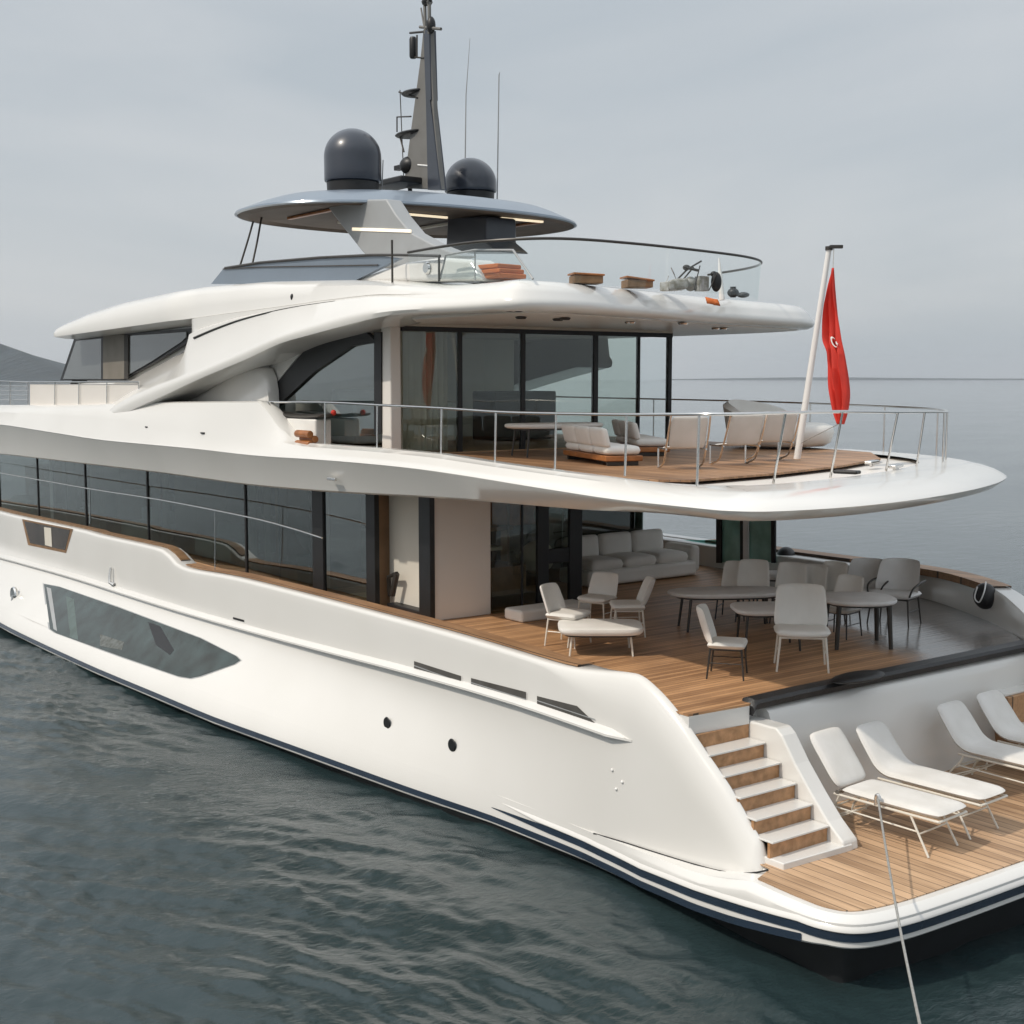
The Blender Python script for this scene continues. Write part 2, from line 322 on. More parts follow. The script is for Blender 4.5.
# ================================================================== THE YACHT
YACHT = thing('motor_yacht', 'large white three deck motor yacht with dark windows and teak stern', 'yacht', (-20, 16, 0))
CY = 16.0
def cham(pts, n=6):
    """Catmull-Rom through points"""
    P_ = [np.array(p, float) for p in pts]; o = []
    for i in range(len(P_)-1):
        p0 = P_[max(i-1, 0)]; p1 = P_[i]; p2 = P_[i+1]; p3 = P_[min(i+2, len(P_)-1)]
        for k in range(n):
            u = k/n; o.append(.5*((2*p1)+(-p0+p2)*u+(2*p0-5*p1+4*p2-p3)*u*u+(-p0+3*p1-3*p2+p3)*u**3))
    o.append(P_[-1]); return o
wl = [(-54, 16), (-52, 14.7), (-48, 12.5), (-44, 11.1), (-40, 10.2), (-36, 9.85), (-33, 9.75), (-28, 9.85), (-22.6, 10.1), (-17, 10.66), (-14.9, 10.92), (-12.85, 11.0), (-9.0, 11.02)]
tp = [(-56, 16), (-53, 14.2), (-49, 12.4), (-44, 11.4), (-38, 11.1), (-30, 11.06), (-14.5, 11.06), (-12.6, 11.0), (-9, 10.98)]
def yh(X, z):
    a = np.interp(X, [p[0] for p in wl], [p[1] for p in wl]); c = np.interp(X, [p[0] for p in tp], [p[1] for p in tp])
    s = min(max(z/1.7, 0), 1); s = s*s*(3-2*s); return float(a + (c-a)*s)
def PH(x, y, off=0):
    """picture point on the port hull side"""
    Yv = 11.0
    for _ in range(10):
        q = PY(x, y, Yv); Yv = yh(q[0], q[2]) - off
    return PY(x, y, Yv)
# ---- lower hull: the topside flares into a broad rim round the swim platform
def smst(a, b_, x): u = min(1, max(0, (x-a)/(b_-a))); return u*u*(3-2*u)
def flare(X): return .50*smst(-13.4, -9.0, X)
def port_y(X): return yh(X, .5) - flare(X)
STX = [-54, -52, -50, -48, -46, -44, -42, -40, -38, -36, -34, -31, -28, -25, -22.6, -20, -18.5, -17, -16, -15, -14, -13.4, -13, -12.6, -12.2, -11.8, -11.4, -11, -10.6, -10.2, -9.8]
STERN = [tuple(q) for q in cham([(-9.8, port_y(-9.8)), (-9.2, port_y(-9.2)-.0), (-8.74, 10.54), (-8.42, 10.76), (-8.27, 11.3), (-8.21, 12.2), (-8.17, 13.6), (-8.1, 16)], 6)][1:]
def outline(): 
    p = [(X, port_y(X)) for X in STX] + STERN
    return p + [(x, 2*CY-y) for x, y in p[-2:0:-1]]
def inset(pl, d):
    n = len(pl); o = []
    for i in range(n):
        a = np.array(pl[i-1][:2]); c = np.array(pl[(i+1) % n][:2]); tdir = c-a; tdir = tdir/(np.linalg.norm(tdir)+1e-9)
        dd = d(pl[i][0]) if callable(d) else d
        o.append((pl[i][0]-tdir[1]*dd, pl[i][1]+tdir[0]*dd))
    return o
OUT = outline()
SEAM = [PY(x, y, 10.985) for x, y in ((594, 833.5), (626, 843), (654, 852), (700, 866), (729, 872.5), (752, 873), (768, 870))]
def zbot(X): return float(np.interp(X, [-16, -12.7, -11.8, -10.7, -10, -9.3, -8.7], [.05, .055, .09, .20, .30, .42, .52]))
_sx, _sz = [.0 + q[0] for q in SEAM], [q[2] for q in SEAM]
def ztop(X): return min(.87, float(np.interp(X, _sx + [_sx[-1]+.35], _sz + [.87])))
def dyz(X, y, z):
    d = (yh(X, z) - yh(X, .5)) * (1-smst(-15, -10.5, X)) if X < -10 else 0
    return d if y < CY else -d
def lev(t, d): return [(x, y + dyz(X_, Y_, zbot(X_)+(ztop(X_)-zbot(X_))*t), zbot(X_)+(ztop(X_)-zbot(X_))*t) for (x, y), (X_, Y_) in zip(inset(OUT, d), OUT)]
fi = lambda X: .02 + .42*smst(-16, -9, X)
hull = MB().rings([[(x, y, -1.2) for x, y in inset(OUT, lambda X: .45 + .35*smst(-16, -9, X))], [(x, y, -.1) for x, y in inset(OUT, fi)], lev(0.0, lambda X: .015+.35*smst(-16, -9, X))]).build('hull', 'anti', YACHT, 40)
MB().rings([lev(.0, lambda X: .01+.30*smst(-16, -9, X)), lev(.02, lambda X: .005+.10*smst(-14, -9, X)), lev(.06, lambda X: .02*smst(-14, -9, X)), lev(.12, 0), lev(.3, .0), lev(.5, 0), lev(.7, 0), lev(.82, lambda X: .0), lev(.86, lambda X: .01*smst(-12.7, -11, X)), lev(1.0, lambda X: .10*smst(-12.7, -10, X))]).build('lower_topside', 'white', hull, 28)
def band(zfun, wz, Xa, Xb, nm='boot_stripe', wrap=True):
    pl = [(q, o) for q, o in zip(OUT, inset(OUT, -.012))]
    P_ = [o for q, o in pl if q[0] > Xa and q[1] < CY and q[0] < Xb] if not wrap else [o for q, o in pl if q[0] > Xa and (q[1] < CY or q[0] > -12)]
    P_ = [tuple(q) for q in cham(P_, 3)]
    rr = []
    for i, (x, y) in enumerate(P_):
        e = min(1, .08 + i/4)
        rr.append([(x, y+dyz(x, y, zfun(x)-wz/2*e), zfun(x)-wz/2*e), (x, y+dyz(x, y, zfun(x)+wz/2*e), zfun(x)+wz/2*e)])
    return MB().grid(rr).build(nm, 'stripe', hull, 60)
band(lambda X: float(np.interp(X, [-15, -12.7, -11.8, -10.7, -10, -9], [.29, .28, .31, .43, .53, .665])), .09, -15.6, 0)
band(lambda X: zbot(X)+.08, .085, -40, -8.95, wrap=False)
def z_one(x): return float(np.interp(x, [-15, -12.7, -11.8, -10.7, -10, -9], [.29, .28, .31, .43, .53, .665]))
def ledge():
    lay = []
    for d, dz in ((.01, .125), (-.028, .085), (-.03, .06), (.01, .05)):
        P_ = [tuple(q) for q in cham([o for q, o in zip(OUT, inset(OUT, d)) if q[0] > -15.7 and (q[1] < CY or q[0] > -12)], 3)]
        lay.append([(x, y + dyz(x, y, z_one(x)+dz), z_one(x)+dz) for x, y in P_])
    MB().grid([[lay[k][i] if i > 2 else tuple(np.array(lay[k][i])*(i/3)+np.array(lay[0][i])*(1-i/3)) for k in range(4)] for i in range(len(lay[0]))]).build('rub_rail', 'white', hull, 40)
ledge()
# ---- upper hull: bulwark, fin
_c = [PY(x, y, 11.15) for x, y in ((-600, 408), (-300, 450), (0, 512), (90, 532), (150, 545), (168, 551), (187, 567), (250, 579.5), (430, 626), (540, 658), (575, 667))] + [PY(x, y, Yv) for x, y, Yv in ((600, 670, 11.15), (626, 672, 11.16), (642, 676, 11.16), (658, 689, 11.16), (672, 704, 11.16), (686, 722, 11.16), (705, 750, 11.16), (729, 785, 11.16), (752, 825, 11.16), (768, 855, 11.14), (772, 868, 11.1))]
_c = sorted([tuple(q) for q in _c]); _c = [tuple(q) for q in cham(_c, 8)]
cap = lambda X: float(np.interp(X, [q[0] for q in _c], [q[2] for q in _c]))
Xs = sorted(set(list(np.linspace(-53.5, -30, 26)) + list(np.linspace(-30, -14, 46)) + list(np.linspace(-14, -9.84, 64))))
capraw = np.array([cap(X) for X in Xs])
def hull_rows(mirror=False):
    rows = []
    for i, X in enumerate(Xs):
        tz = cap(X) if not mirror else max(2.35, min(2.8, cap(X)+.3)) if X < -12 else 2.35 - (X+12)*.6
        tz = max(tz, .84); e_ = smst(-14.2, -12.2, X); wh = .07 + .10*e_; w = min(.07 + .50*e_, (tz-.2)*.75); z0 = ztop(X) if X < -12.7 else ztop(X) + (.2-ztop(X))*smst(-12.7, -12.2, X)
        r = []
        for k in range(17):
            z = z0 + (tz - w - z0) * k / 16; r.append((X, yh(X, z), z))
        yt = yh(X, tz)
        for a in (15, 30, 45, 60, 75, 90): r.append((X, yt + wh*(1-math.cos(R(a))), tz - w + w*math.sin(R(a))))
        th = .46 + (wh+.035-.46)*smst(-13.6, -12.4, X)
        if X > -46:
            r += [(X, yt + th - .03, tz), (X, yt + th, tz - .03), (X, yt + th, .8)]
        else:
            r += [(X, CY-.01 - (CY-yt)*.9, tz), (X, CY-.005 - (CY-yt)*.9, tz-.03), (X, CY-.0-(CY-yt)*.9, .8)]
        if mirror: r = [(a, 2*CY-b_, c) for a, b_, c in r]
        rows.append(r)
    return rows
rw = hull_rows()
hu = MB().grid(rw); hu.f.append(tuple(len(hu.v)-1-k for k in range(len(rw[0]))))
hu.build('topside', 'white', hull, 50)
rws = [r for r in hull_rows(True) if r[0][0] < -15.0]
MB().grid(rws).build('topside', 'white', hull, 50)
# rub rail (knuckle strake)
kp = [PH(x, y) for x, y in ((-400, 444), (-150, 514), (0, 556), (75, 577), (112, 589), (175, 609), (256, 632), (340, 654), (420, 674), (530, 706), (600, 730), (632, 742))]
_kx = sorted([tuple(q) for q in kp])
def kz(X): return sum(float(np.interp(X+d, [q[0] for q in _kx], [q[2] for q in _kx])) for d in np.linspace(-1.5, 1.5, 9))/9
kp = [np.array((X, 0, kz(X))) for X in list(np.linspace(-46, -14, 60)) + list(np.linspace(-13.8, _kx[-1][0], 14))]
rr = []
for i, q in enumerate(kp):
    e = min(1, (len(kp)-1-i)/3+.05); Yv = yh(q[0], q[2])
    rr.append([(q[0], Yv+.02, q[2]+.09*e), (q[0], Yv-.05*e, q[2]+.06*e), (q[0], Yv-.10*e, q[2]+.02), (q[0], Yv-.10*e, q[2]-.01), (q[0], Yv+.02, q[2]-.07*e)])
MB().grid(rr).build('rub_rail', 'white', hull, 25)
seam = [q+(0, -.004, .0) for q in SEAM]
MB().tube(cham(seam, 4), .012, 6).build('seam', 'black', hull)
# openings in the hull side: each a panel lying on the skin
def onhull(poly, off=.006, n=10):
    """polygon of picture points, filled as a fan of strips following the hull skin"""
    pl = []
    for i in range(len(poly)):
        a = np.array(poly[i], float); c = np.array(poly[(i+1) % len(poly)], float)
        for k in range(n): pl.append(a + (c-a)*k/n)
    P_ = [PH(x, y, off) for x, y in pl]; cen = PH(*np.mean(np.array(poly, float), 0), off)
    c2 = np.mean(np.array(poly, float), 0); n_ = len(pl)
    rr = [[PH(*(c2+(p-c2)*t_), off) for p in pl] for t_ in (1, .85, .7, .55, .4, .25, .1)]
    return MB().rings(rr, cap0=False)
def hullframe(poly, wpx, off=.012):
    c = np.mean(np.array(poly, float), 0); P_ = []
    return [tuple(np.array(p) + (np.array(p)-c)/np.linalg.norm(np.array(p)-c)*wpx) for p in poly]
winp = [(44, 584), (60, 587), (120, 608), (200, 638), (236, 656), (240, 660), (234, 664), (200, 676), (190, 678), (178, 676), (120, 656), (56, 633), (50, 629)]
hw = onhull(hullframe(winp, 1.6), .006, 8).build('hull_window', 'grey', hull, 60)
onhull(winp, .014, 8).build('hull_window', vary(mat('hull_glass', (.035, .055, .05), .04, 0, .3), 2.3, .8), hull, 60)
onhull([(66, 596), (74, 599), (78, 640), (70, 637)], .016, 4).build('window_blind', vary(mat('blind_teal', (.08, .115, .105), .15), 3, .3), hull, 60)
onhull([(100, 634), (124, 642), (122, 650), (100, 646)], .017, 4).build('window_blind', vary(mat('blind_grey', (.12, .13, .12), .2), 9, .6), hull, 60)
onhull([(148, 622), (160, 626), (174, 650), (170, 655), (156, 645)], .017, 4).build('window_blind', 'black', hull, 60)
onhull([(46.5, 587), (51, 588.5), (57, 631), (53.5, 629)], .016, 4).build('window_reveal', 'grey', hull, 60)
bw = [(24, 521), (70, 530), (65, 550), (30, 543)]
onhull([(22, 519), (73, 529), (66, 553), (28, 545)], .006, 4).build('hull_window', 'brown', hull, 60)
onhull(bw, .012, 4).build('hull_window', vary(mat('bulwark_glass', (.06, .045, .035), .12), 2.2, .6), hull, 60)
onhull([(44, 527), (51, 528), (52, 547), (45, 545)], .018, 3).build('window_reveal', 'cream', hull, 60)
for poly in ([(414, 661), (461, 676), (461, 686), (414, 670)], [(471, 678), (526, 692), (526, 703), (471, 688)], [(537, 696), (577, 706), (595, 723), (537, 707)]):
    fr = onhull(hullframe(poly, 1.6), .004, 4).build('air_vent', 'white', hull, 60)
    onhull(poly, .01, 4).build('air_vent', vary(mat('vent_dark', (.09, .085, .08), .5), 3, .4), hull, 60)
    (x0, y0), (x1, y1), (x2, y2), (x3, y3) = poly
    onhull([(x0, y0+4), (x2, y2-4), (x2, y2-3), (x0, y0+5)], .014, 3).build('vent_slat', 'grey', hull, 60)
for x, y in ((388, 723), (453, 745)):
    q = PH(x, y, .0); MB().lathe([(.02, -.03), (.09, -.03), (.10, -.015), (.075, -.01), (.07, -.012), (.001, -.012)], q, 20, 'Y').build('porthole', 'black', hull, 40)
for x, y in ((238, 619), (347, 652)): onhull([(x-5, y-2), (x+6, y+1), (x+6, y+3), (x-5, y)], .01, 2).build('drain_slot', 'black', hull, 60)
for x, y in ((622, 782), (616, 789), (612, 770)): MB().ell(PH(x, y, .01), (.02, .015, .02), 8, 6).build('hull_light', 'pole', hull)
q = PH(14, 595, .03); MB().lathe([(.10, -.03), (.20, -.04), (.22, 0), (.2, .05), (.02, .05)], q, 16, 'Y').tube([q+(.1, -.06, 0), q+(.1, -.1, -.3)], .04).build('fairlead', 'steel', hull)
q = PH(113, 582, .02); MB().tube([q+(.12, -.02, -.05), q+(.02, -.08, .0), q+(-.03, -.06, .14), q+(-.02, -.03, .34)], [.05, .04, .03, .025]).build('boarding_hook', 'steel', hull)
# teak cap and thin rail on the port bulwark
cx = [X for X in np.linspace(-26.2, -13.4, 50)]
MB().grid([[(X, yh(X, 2.5)+.13, cap(X)+.012), (X, yh(X, 2.5)+.13, cap(X)+.03), (X, yh(X, 2.5)+.42, cap(X)+.03), (X, yh(X, 2.5)+.42, cap(X)+.012)] for X in cx]).build('cap_rail', 'wood', YACHT, 30)
cx = [X for X in np.linspace(-46, -26.5, 60)]
MB().grid([[(X, yh(X, 2.5)+.16, cap(X)+.006), (X, yh(X, 2.5)+.16, cap(X)+.03), (X, yh(X, 2.5)+.36, cap(X)+.03), (X, yh(X, 2.5)+.36, cap(X)+.006)] for X in cx]).build('cap_rail', 'brown', YACHT, 30)
hr = [PY(x, y, 11.25) for x, y in ((-300, 425), (-120, 452), (0, 473), (90, 489), (160, 500), (247, 517), (290, 528), (322, 538))]
hnd = MB().tube(cham(hr, 4), .018).build('handrail', 'steel', YACHT)
for x, y0, y1 in ((90, 489, 524), (-90, 457, 490), (215, 511, 570)): MB().tube([PY(x, y0, 11.25), PY(x, y1, 11.25)], .018 if x < 200 else .01).build('stanchion', 'steel', hnd)
# ---- main deck and platform teak
def sheet(poly, z, nm, m, parent, th=.02):
    return MB().prism([(x, y, z-th) for x, y in poly], (0, 0, th)).build(nm, m, parent, 0)
sb = [(-11.3, 18.17), (-12.08, 18.9), (-12.8, 19.42), (-14.0, 20.15), (-15, 20.6), (-16, 20.75)]
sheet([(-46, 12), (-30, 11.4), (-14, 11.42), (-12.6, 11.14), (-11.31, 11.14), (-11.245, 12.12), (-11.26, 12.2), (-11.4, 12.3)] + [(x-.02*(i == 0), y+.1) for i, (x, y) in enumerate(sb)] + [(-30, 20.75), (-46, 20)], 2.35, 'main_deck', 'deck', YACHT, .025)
MB().prism([(-46, 12, 2.1), (-14, 11.42, 2.1), (-12.6, 11.16, 2.1), (-11.40, 11.16, 2.1), (-11.37, 18.0, 2.1), (-14, 20.0, 2.1), (-16, 20.6, 2.1), (-46, 20, 2.1)], (0, 0, .222)).build('deck_structure', 'white', YACHT, 0)
pin = [(-12, 11.3), (-9.9, 11.06)] + [q for q in inset(OUT, .18) if q[0] > (-9.86 if q[1] < CY else -12.0)]
sheet(pin, .885, 'platform_deck', 'plat', YACHT, .012)
# ---- stairs down to the platform
st = MB(); y0, y1 = 11.145, 12.12; nz_, zb, zst = 6, .96, 2.12; rise = (zst-zb)/nz_; xb, xt = -9.98, -11.24; run = (xt-xb)/(nz_-1)
stairs = MB().prism([(xb+.2, y0+.0, .872), (xb+.25, y1+.16, .872), (-11.5, y1+.16, .872), (-11.5, y0, .872)], (0, 0, zb-.872)).build('stairs', 'white', YACHT, 0, .015)
for k in range(nz_):
    xr = xb + run*k; z0 = zb + rise*k
    MB().box((xr - .02, (y0+y1)/2, z0+rise/2-.012), (.04, y1-y0, rise-.024)).build('stair_riser', 'riser', stairs, 0)
    xn = xr + run - .03
    if k == nz_-1: break
    MB().box(((xr+.035+xn)/2, (y0+y1)/2, z0+rise-.012+.002), (xr+.035-xn, y1-y0-.004, .026)).build('stair_tread', 'white', stairs, 30, .008)
MB().prism([(-11.30, y0, 2.098), (-11.236, y1, 2.098), (-11.45, y1, 2.098), (-11.45, y0, 2.098)], (0, 0, .225)).build('stair_landing', 'white', stairs, 0)
# stringer wall between stairs and garage door
pr = [PY(x, y, 12.13) for x, y in ((743, 719), (776, 728), (782, 736), (795, 764), (812, 795), (828, 822), (843, 843))]
pr = [(-11.5, 12.13, .872), (-11.5, 12.13, pr[0][2]+.02)] + pr + [(pr[-1][0]+.02, 12.13, .872)]
MB().prism(pr, (0, .27, 0)).build('stair_stringer', 'white', stairs, 0, .03, seg=3)
# ---- transom / garage wall with black padded cap
tw = [(-11.0, .872), (-11.1, 1.6), (-11.16, 2.1), (-11.2, 2.2), (-11.3, 2.27), (-11.5, 2.27), (-11.5, .872)]
transom = MB().prism([(x, 12.43, z) for x, z in tw], (0, 7.0, 0)).build('transom', 'white', YACHT, 50)
cp = [(12.14, 2.34), (12.2, 2.41), (13, 2.42), (16, 2.42), (18.1, 2.42), (19.3, 2.42)]
MB().rings([[(-11.2, y, z-.14), (-11.17, y, z-.06), (-11.2, y, z-.02), (-11.36, y, z-.005), (-11.42, y, z-.03), (-11.42, y, z-.12)] for y, z in cp]).build('transom_cap', 'rubber', transom, 40)
q = PZ(858, 677, 2.45); MB().ell(q, (.2, .5, .06), 20, 8).build('deck_pad', 'black', transom)
# starboard steps on the platform
ss = MB().box((-10.9, 19.0, 1.1), (.8, 3.8, .44)).build('starboard_steps', 'wood', YACHT, 30, .01)
MB().box((-10.98, 19.0, 1.34), (.8, 3.84, .035)).build('stair_tread', 'white', ss, 30, .008)
MB().box((-11.15, 19.0, 1.57), (.6, 3.8, .42)).build('stair_riser', 'wood', ss, 30, .01)
MB().box((-11.2, 19.0, 1.8), (.6, 3.84, .035)).build('stair_tread', 'white', ss, 30, .008)
# ---- starboard quarter bulwark (white, inner face and broad cap) and its teak cap
sq = cham([(-10.2, 17.9, 1.9), (-10.75, 18.1, 2.35), (-11.3, 18.35, 2.62), (-12.08, 18.98, 2.8), (-12.8, 19.5, 2.9), (-14.0, 20.22, 2.9), (-15, 20.66, 2.86), (-16, 20.8, 2.84), (-19, 20.85, 2.82), (-30, 20.85, 2.8), (-40, 20.4, 2.8)], 5)
rr = []
for i, q in enumerate(sq):
    a = np.array(sq[max(i-1, 0)]); c = np.array(sq[min(i+1, len(sq)-1)]); td = (c-a)[:2]; td /= np.linalg.norm(td); n = np.array([td[1], -td[0]])
    if n[1] < 0: n = -n
    def o_(d, z): return (q[0]+n[0]*d, q[1]+n[1]*d, z)
    rr.append([o_(-.02, .9), o_(0, 2.3), o_(.02, q[2]-.05), o_(.06, q[2]), o_(.36, q[2]), o_(.42, q[2]-.06), o_(.45, .9)])
qb = MB().grid(rr).build('quarter_bulwark', 'white', YACHT, 40)
rr = []
for i, q in enumerate(sq):
    if not (-22 < q[0] < -12.7): continue
    a = np.array(sq[max(i-1, 0)]); c = np.array(sq[min(i+1, len(sq)-1)]); td = (c-a)[:2]; td /= np.linalg.norm(td); n = np.array([td[1], -td[0]])
    if n[1] < 0: n = -n
    z = q[2]; rr.append([(q[0]+n[0]*d, q[1]+n[1]*d, z+e) for d, e in ((-.03, -.09), (-.03, .035), (.38, .035), (.38, .0))])
MB().grid(rr).build('cap_rail', 'wood', qb, 30)
MB().prism([PY(x, y, 20.95) for x, y in ((797, 559), (853, 560), (853, 574), (797, 571))], (0, .02, 0)).build('bulwark_glass', vary(mat('teal_panel', (.06, .2, .19), .15), 1, .2), qb, 0)

# ---- main deckhouse
house = MB()
ZF, ZC = 2.35, 4.72
X0h = -18.25
# cream recess, posts, aft corner panel
deckhouse = MB().box((-18.36, 12.72, (ZF+ZC)/2), (.14, 1.16, ZC-ZF)).build('deckhouse', 'soffit', YACHT, 0, .02)
def post(x, y, dx, dy, m='black', nm='window_post', par=None, z0=ZF, z1=ZC, bv=.008):
    return MB().box((x, y, (z0+z1)/2), (dx, dy, z1-z0)).build(nm, m, par or deckhouse, 0, bv)
post(-18.42, 12.08, .34, .1)                                      # black post at the door
MB().box((-19.3, 12.42, (ZF+ZC)/2), (1.55, .1, ZC-ZF)).build('side_door', 'cream', deckhouse, 0, .02)
post(-20.1, 12.05, .30, .1)
MB().box((-19.2, 12.3, 2.40), (1.3, .25, .1)).build('door_sill', 'black', deckhouse, 0, .02)
MB().tube([(-19.95, 12.30, 2.55), (-19.9, 12.25, 2.9), (-19.55, 12.2, 3.0)], .04).tube([(-19.55, 12.2, 3.0), (-19.7, 12.2, 2.6)], .05).build('door_handle', 'darktube', deckhouse)
MB().prism([(-21.72, 12.0, ZF), (-20.24, 12.0, ZF), (-20.24, 12.0, ZC), (-21.72, 12.0, ZC)], (0, .02, 0)).build('side_window', 'glassb', deckhouse, 0)
post(-21.93, 12.0, .40, .08, M['black'])
edges = [-46, -42, -38.3, -34.4, -30.2, -25.0, -22.1]
for a, c in zip(edges[:-1], edges[1:]):
    MB().prism([(a+.02, 12.0, ZF), (c-.03, 12.0, ZF), (c-.03, 12.0, ZC), (a+.02, 12.0, ZC)], (0, .02, 0)).build('side_window', 'glassd', deckhouse, 0)
    post(c, 12.0, .07, .05, par=deckhouse)
post(-23.6, 12.03, .03, .03); post(-36, 12.03, .05, .03); post(-37.2, 12.03, .25, .05, 'grey')
# interior of the saloon: floor, dark core, furniture silhouettes
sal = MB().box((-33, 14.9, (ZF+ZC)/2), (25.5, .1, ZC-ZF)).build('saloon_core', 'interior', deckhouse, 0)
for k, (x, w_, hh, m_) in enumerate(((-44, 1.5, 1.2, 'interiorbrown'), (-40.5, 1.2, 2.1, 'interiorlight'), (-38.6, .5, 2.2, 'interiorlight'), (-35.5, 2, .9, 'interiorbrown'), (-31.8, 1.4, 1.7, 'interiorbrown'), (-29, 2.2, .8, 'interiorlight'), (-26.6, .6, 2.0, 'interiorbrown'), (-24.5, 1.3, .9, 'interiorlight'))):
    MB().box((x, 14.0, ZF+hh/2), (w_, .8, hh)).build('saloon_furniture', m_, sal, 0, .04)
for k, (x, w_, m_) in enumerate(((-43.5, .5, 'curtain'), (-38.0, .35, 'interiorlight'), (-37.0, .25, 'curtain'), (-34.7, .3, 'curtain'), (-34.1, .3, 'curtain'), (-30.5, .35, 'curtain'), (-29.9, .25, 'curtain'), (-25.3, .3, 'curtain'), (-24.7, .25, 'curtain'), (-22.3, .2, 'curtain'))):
    MB().grid([[(x-w_/2+w_*i/14, 12.32+.05*math.sin(i*1.7+k), ZF+.05), (x-w_/2+w_*i/14, 12.32+.05*math.sin(i*1.7+k), ZC-.1)] for i in range(15)]).build('curtain', m_, sal, 60)
for x, l_ in ((-41.5, 1.6), (-32.2, 1.8), (-27.6, 1.9)):
    MB().box((x, 12.75, ZF+.22), (l_, .7, .4)).box((x, 13.05, ZF+.5), (l_, .2, .5)).build('saloon_sofa', 'greyfab', sal, 30, .06)
for x in (-39.8, -30.9, -26.2): MB().lathe([(.02, 0), (.12, .0), (.02, .05), (.02, .45), (.16, .45), (.11, .75), (.02, .76)], (x, 12.8, ZF+.5), 14).build('table_lamp', 'interiorlight', sal)
for x in (-36.2, -23.6): MB().lathe([(.25, 0), (.28, .5), (.02, .5)], (x, 12.7, ZF), 16).ell((x, 12.7, ZF+1.1), (.35, .3, .5), 10, 7).build('potted_plant', vary(mat('leaf', (.05, .09, .03), .6), 14, .7), sal)
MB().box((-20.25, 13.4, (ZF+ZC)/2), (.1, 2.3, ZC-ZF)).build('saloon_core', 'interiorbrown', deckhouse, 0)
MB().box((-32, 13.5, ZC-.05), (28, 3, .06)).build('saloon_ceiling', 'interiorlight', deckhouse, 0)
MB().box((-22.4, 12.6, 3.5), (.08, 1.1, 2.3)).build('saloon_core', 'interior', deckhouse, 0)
# aft glass doors (face aft)
def aftpane(ya, yb, X, m='glass', nm='door_pane', par=None, z0=ZF, z1=ZC):
    return MB().prism([(X, ya, z0), (X, yb, z0), (X, yb, z1), (X, ya, z1)], (.02, 0, 0)).build(nm, m, par or deckhouse, 0)
aftpane(13.32, 14.3, -18.3); post(-18.28, 14.40, .08, .24); aftpane(14.52, 15.0, -18.3); post(-18.28, 15.14, .08, .28)
post(-18.27, 13.95, .03, .04); 
aftpane(15.3, 18.75, -20.45, 'glassd', 'door_pane'); post(-20.44, 16.6, .03, .03, 'grey'); MB().prism([(-18.32, 15.27, ZF), (-20.4, 15.27, ZF), (-20.4, 15.27, ZC), (-18.32, 15.27, ZC)], (0, .02, 0)).build('door_pane', 'glass', deckhouse, 0)
MB().box((-18.29, 14.7, 3.25), (.06, .7, .26)).build('door_rail', 'black', deckhouse, 0, .02)
# what stands inside the aft doors
ins = MB().box((-20.5, 16.2, (ZF+ZC)/2), (.08, 5.1, ZC-ZF)).build('saloon_core', 'interiorbrown', deckhouse, 0)
MB().box((-19.4, 14.5, 3.95), (.3, 1.3, .5)).build('saloon_furniture', 'orangewood', ins, 0, .03)
MB().box((-19.2, 14.0, 2.8), (.8, .9, .5)).box((-19.2, 14.0, 3.7), (.3, .7, .08)).tube([(-19.0, 13.6, 3.0), (-19.0, 13.6, 4.5)], .03).tube([(-19.0, 14.2, 3.0), (-19.0, 14.2, 4.6)], .02).build('saloon_furniture', 'brown', ins, 0, .02)
MB().box((-19.3, 13.7, 3.35), (.5, .8, .06)).ell((-19.2, 15.0, 3.1), (.3, .35, .3)).ell((-19.0, 14.9, 3.9), (.1, .1, .2)).build('saloon_furniture', 'interiorlight', ins, 30)
MB().box((-19.3, 14.2, 2.37), (1.9, 2.0, .02)).build('saloon_floor', 'brown', ins, 0)
# starboard windbreak of dark green glass
wbk = MB().box((-19.3, 20.55, 3.55), (.06, .08, 2.35)).build('windbreak', 'teal', YACHT, 0)
MB().prism([PY(x, y, 20.4) for x, y in ((717, 519), (773, 516), (773, 562), (717, 562))], (0, .02, 0)).build('windbreak_pane', vary(mat('teal_pane', (.34, .62, .55), .12), 1.5, .5), wbk, 0)
for x0, x1, m_ in ((716, 721, 'black'), (740, 743, 'black'), (743, 748, 'greyfab'), (771, 775, 'black')):
    MB().prism([PY(x, y, 20.34) for x, y in ((x0, 518), (x1, 518), (x1, 563), (x0, 563))], (0, .04, 0)).build('windbreak_post', m_, wbk, 0)
MB().prism([PY(x, y, 20.75) for x, y in ((628, 540), (716, 540), (716, 564), (628, 572))], (0, .02, 0)).build('windbreak_pane', 'teal', wbk, 0)

# ---- upper deck slab (overhang)
yE = 11.0
top_z = zc([(-500, 405), (-200, 405), (0, 405), (60, 405), (100, 404), (150, 402), (262, 401), (272, 413), (283, 429), (293, 440), (312, 443.5), (377, 448), (440, 454), (496, 463), (569, 473), (633, 480.5), (698, 489), (712, 491)], 11.35)
cr_z = zc([(-500, 425), (-200, 424), (0, 424), (100, 440), (200, 449), (256, 456), (320, 459.5), (400, 466.5), (440, 471.5), (557, 491), (674, 508), (700, 511), (718, 512)], 11.0)
bt_z = zc([(-500, 436), (-200, 441), (0, 455), (150, 473), (240, 486), (320, 493), (440, 499.5), (520, 506), (586, 512), (651, 517.5), (716, 520.5)], 11.1)
md_z = zc([(-500, 410), (-200, 411), (0, 412), (100, 418), (200, 433), (256, 445), (300, 452), (400, 460), (440, 465), (557, 483), (674, 497), (718, 503)], 11.1)
def smo(f, w=1.1): return lambda X: sum(f(X+d) for d in np.linspace(-w, w, 11))/11
cr_z, bt_z, md_z = smo(cr_z), smo(bt_z), smo(md_z)
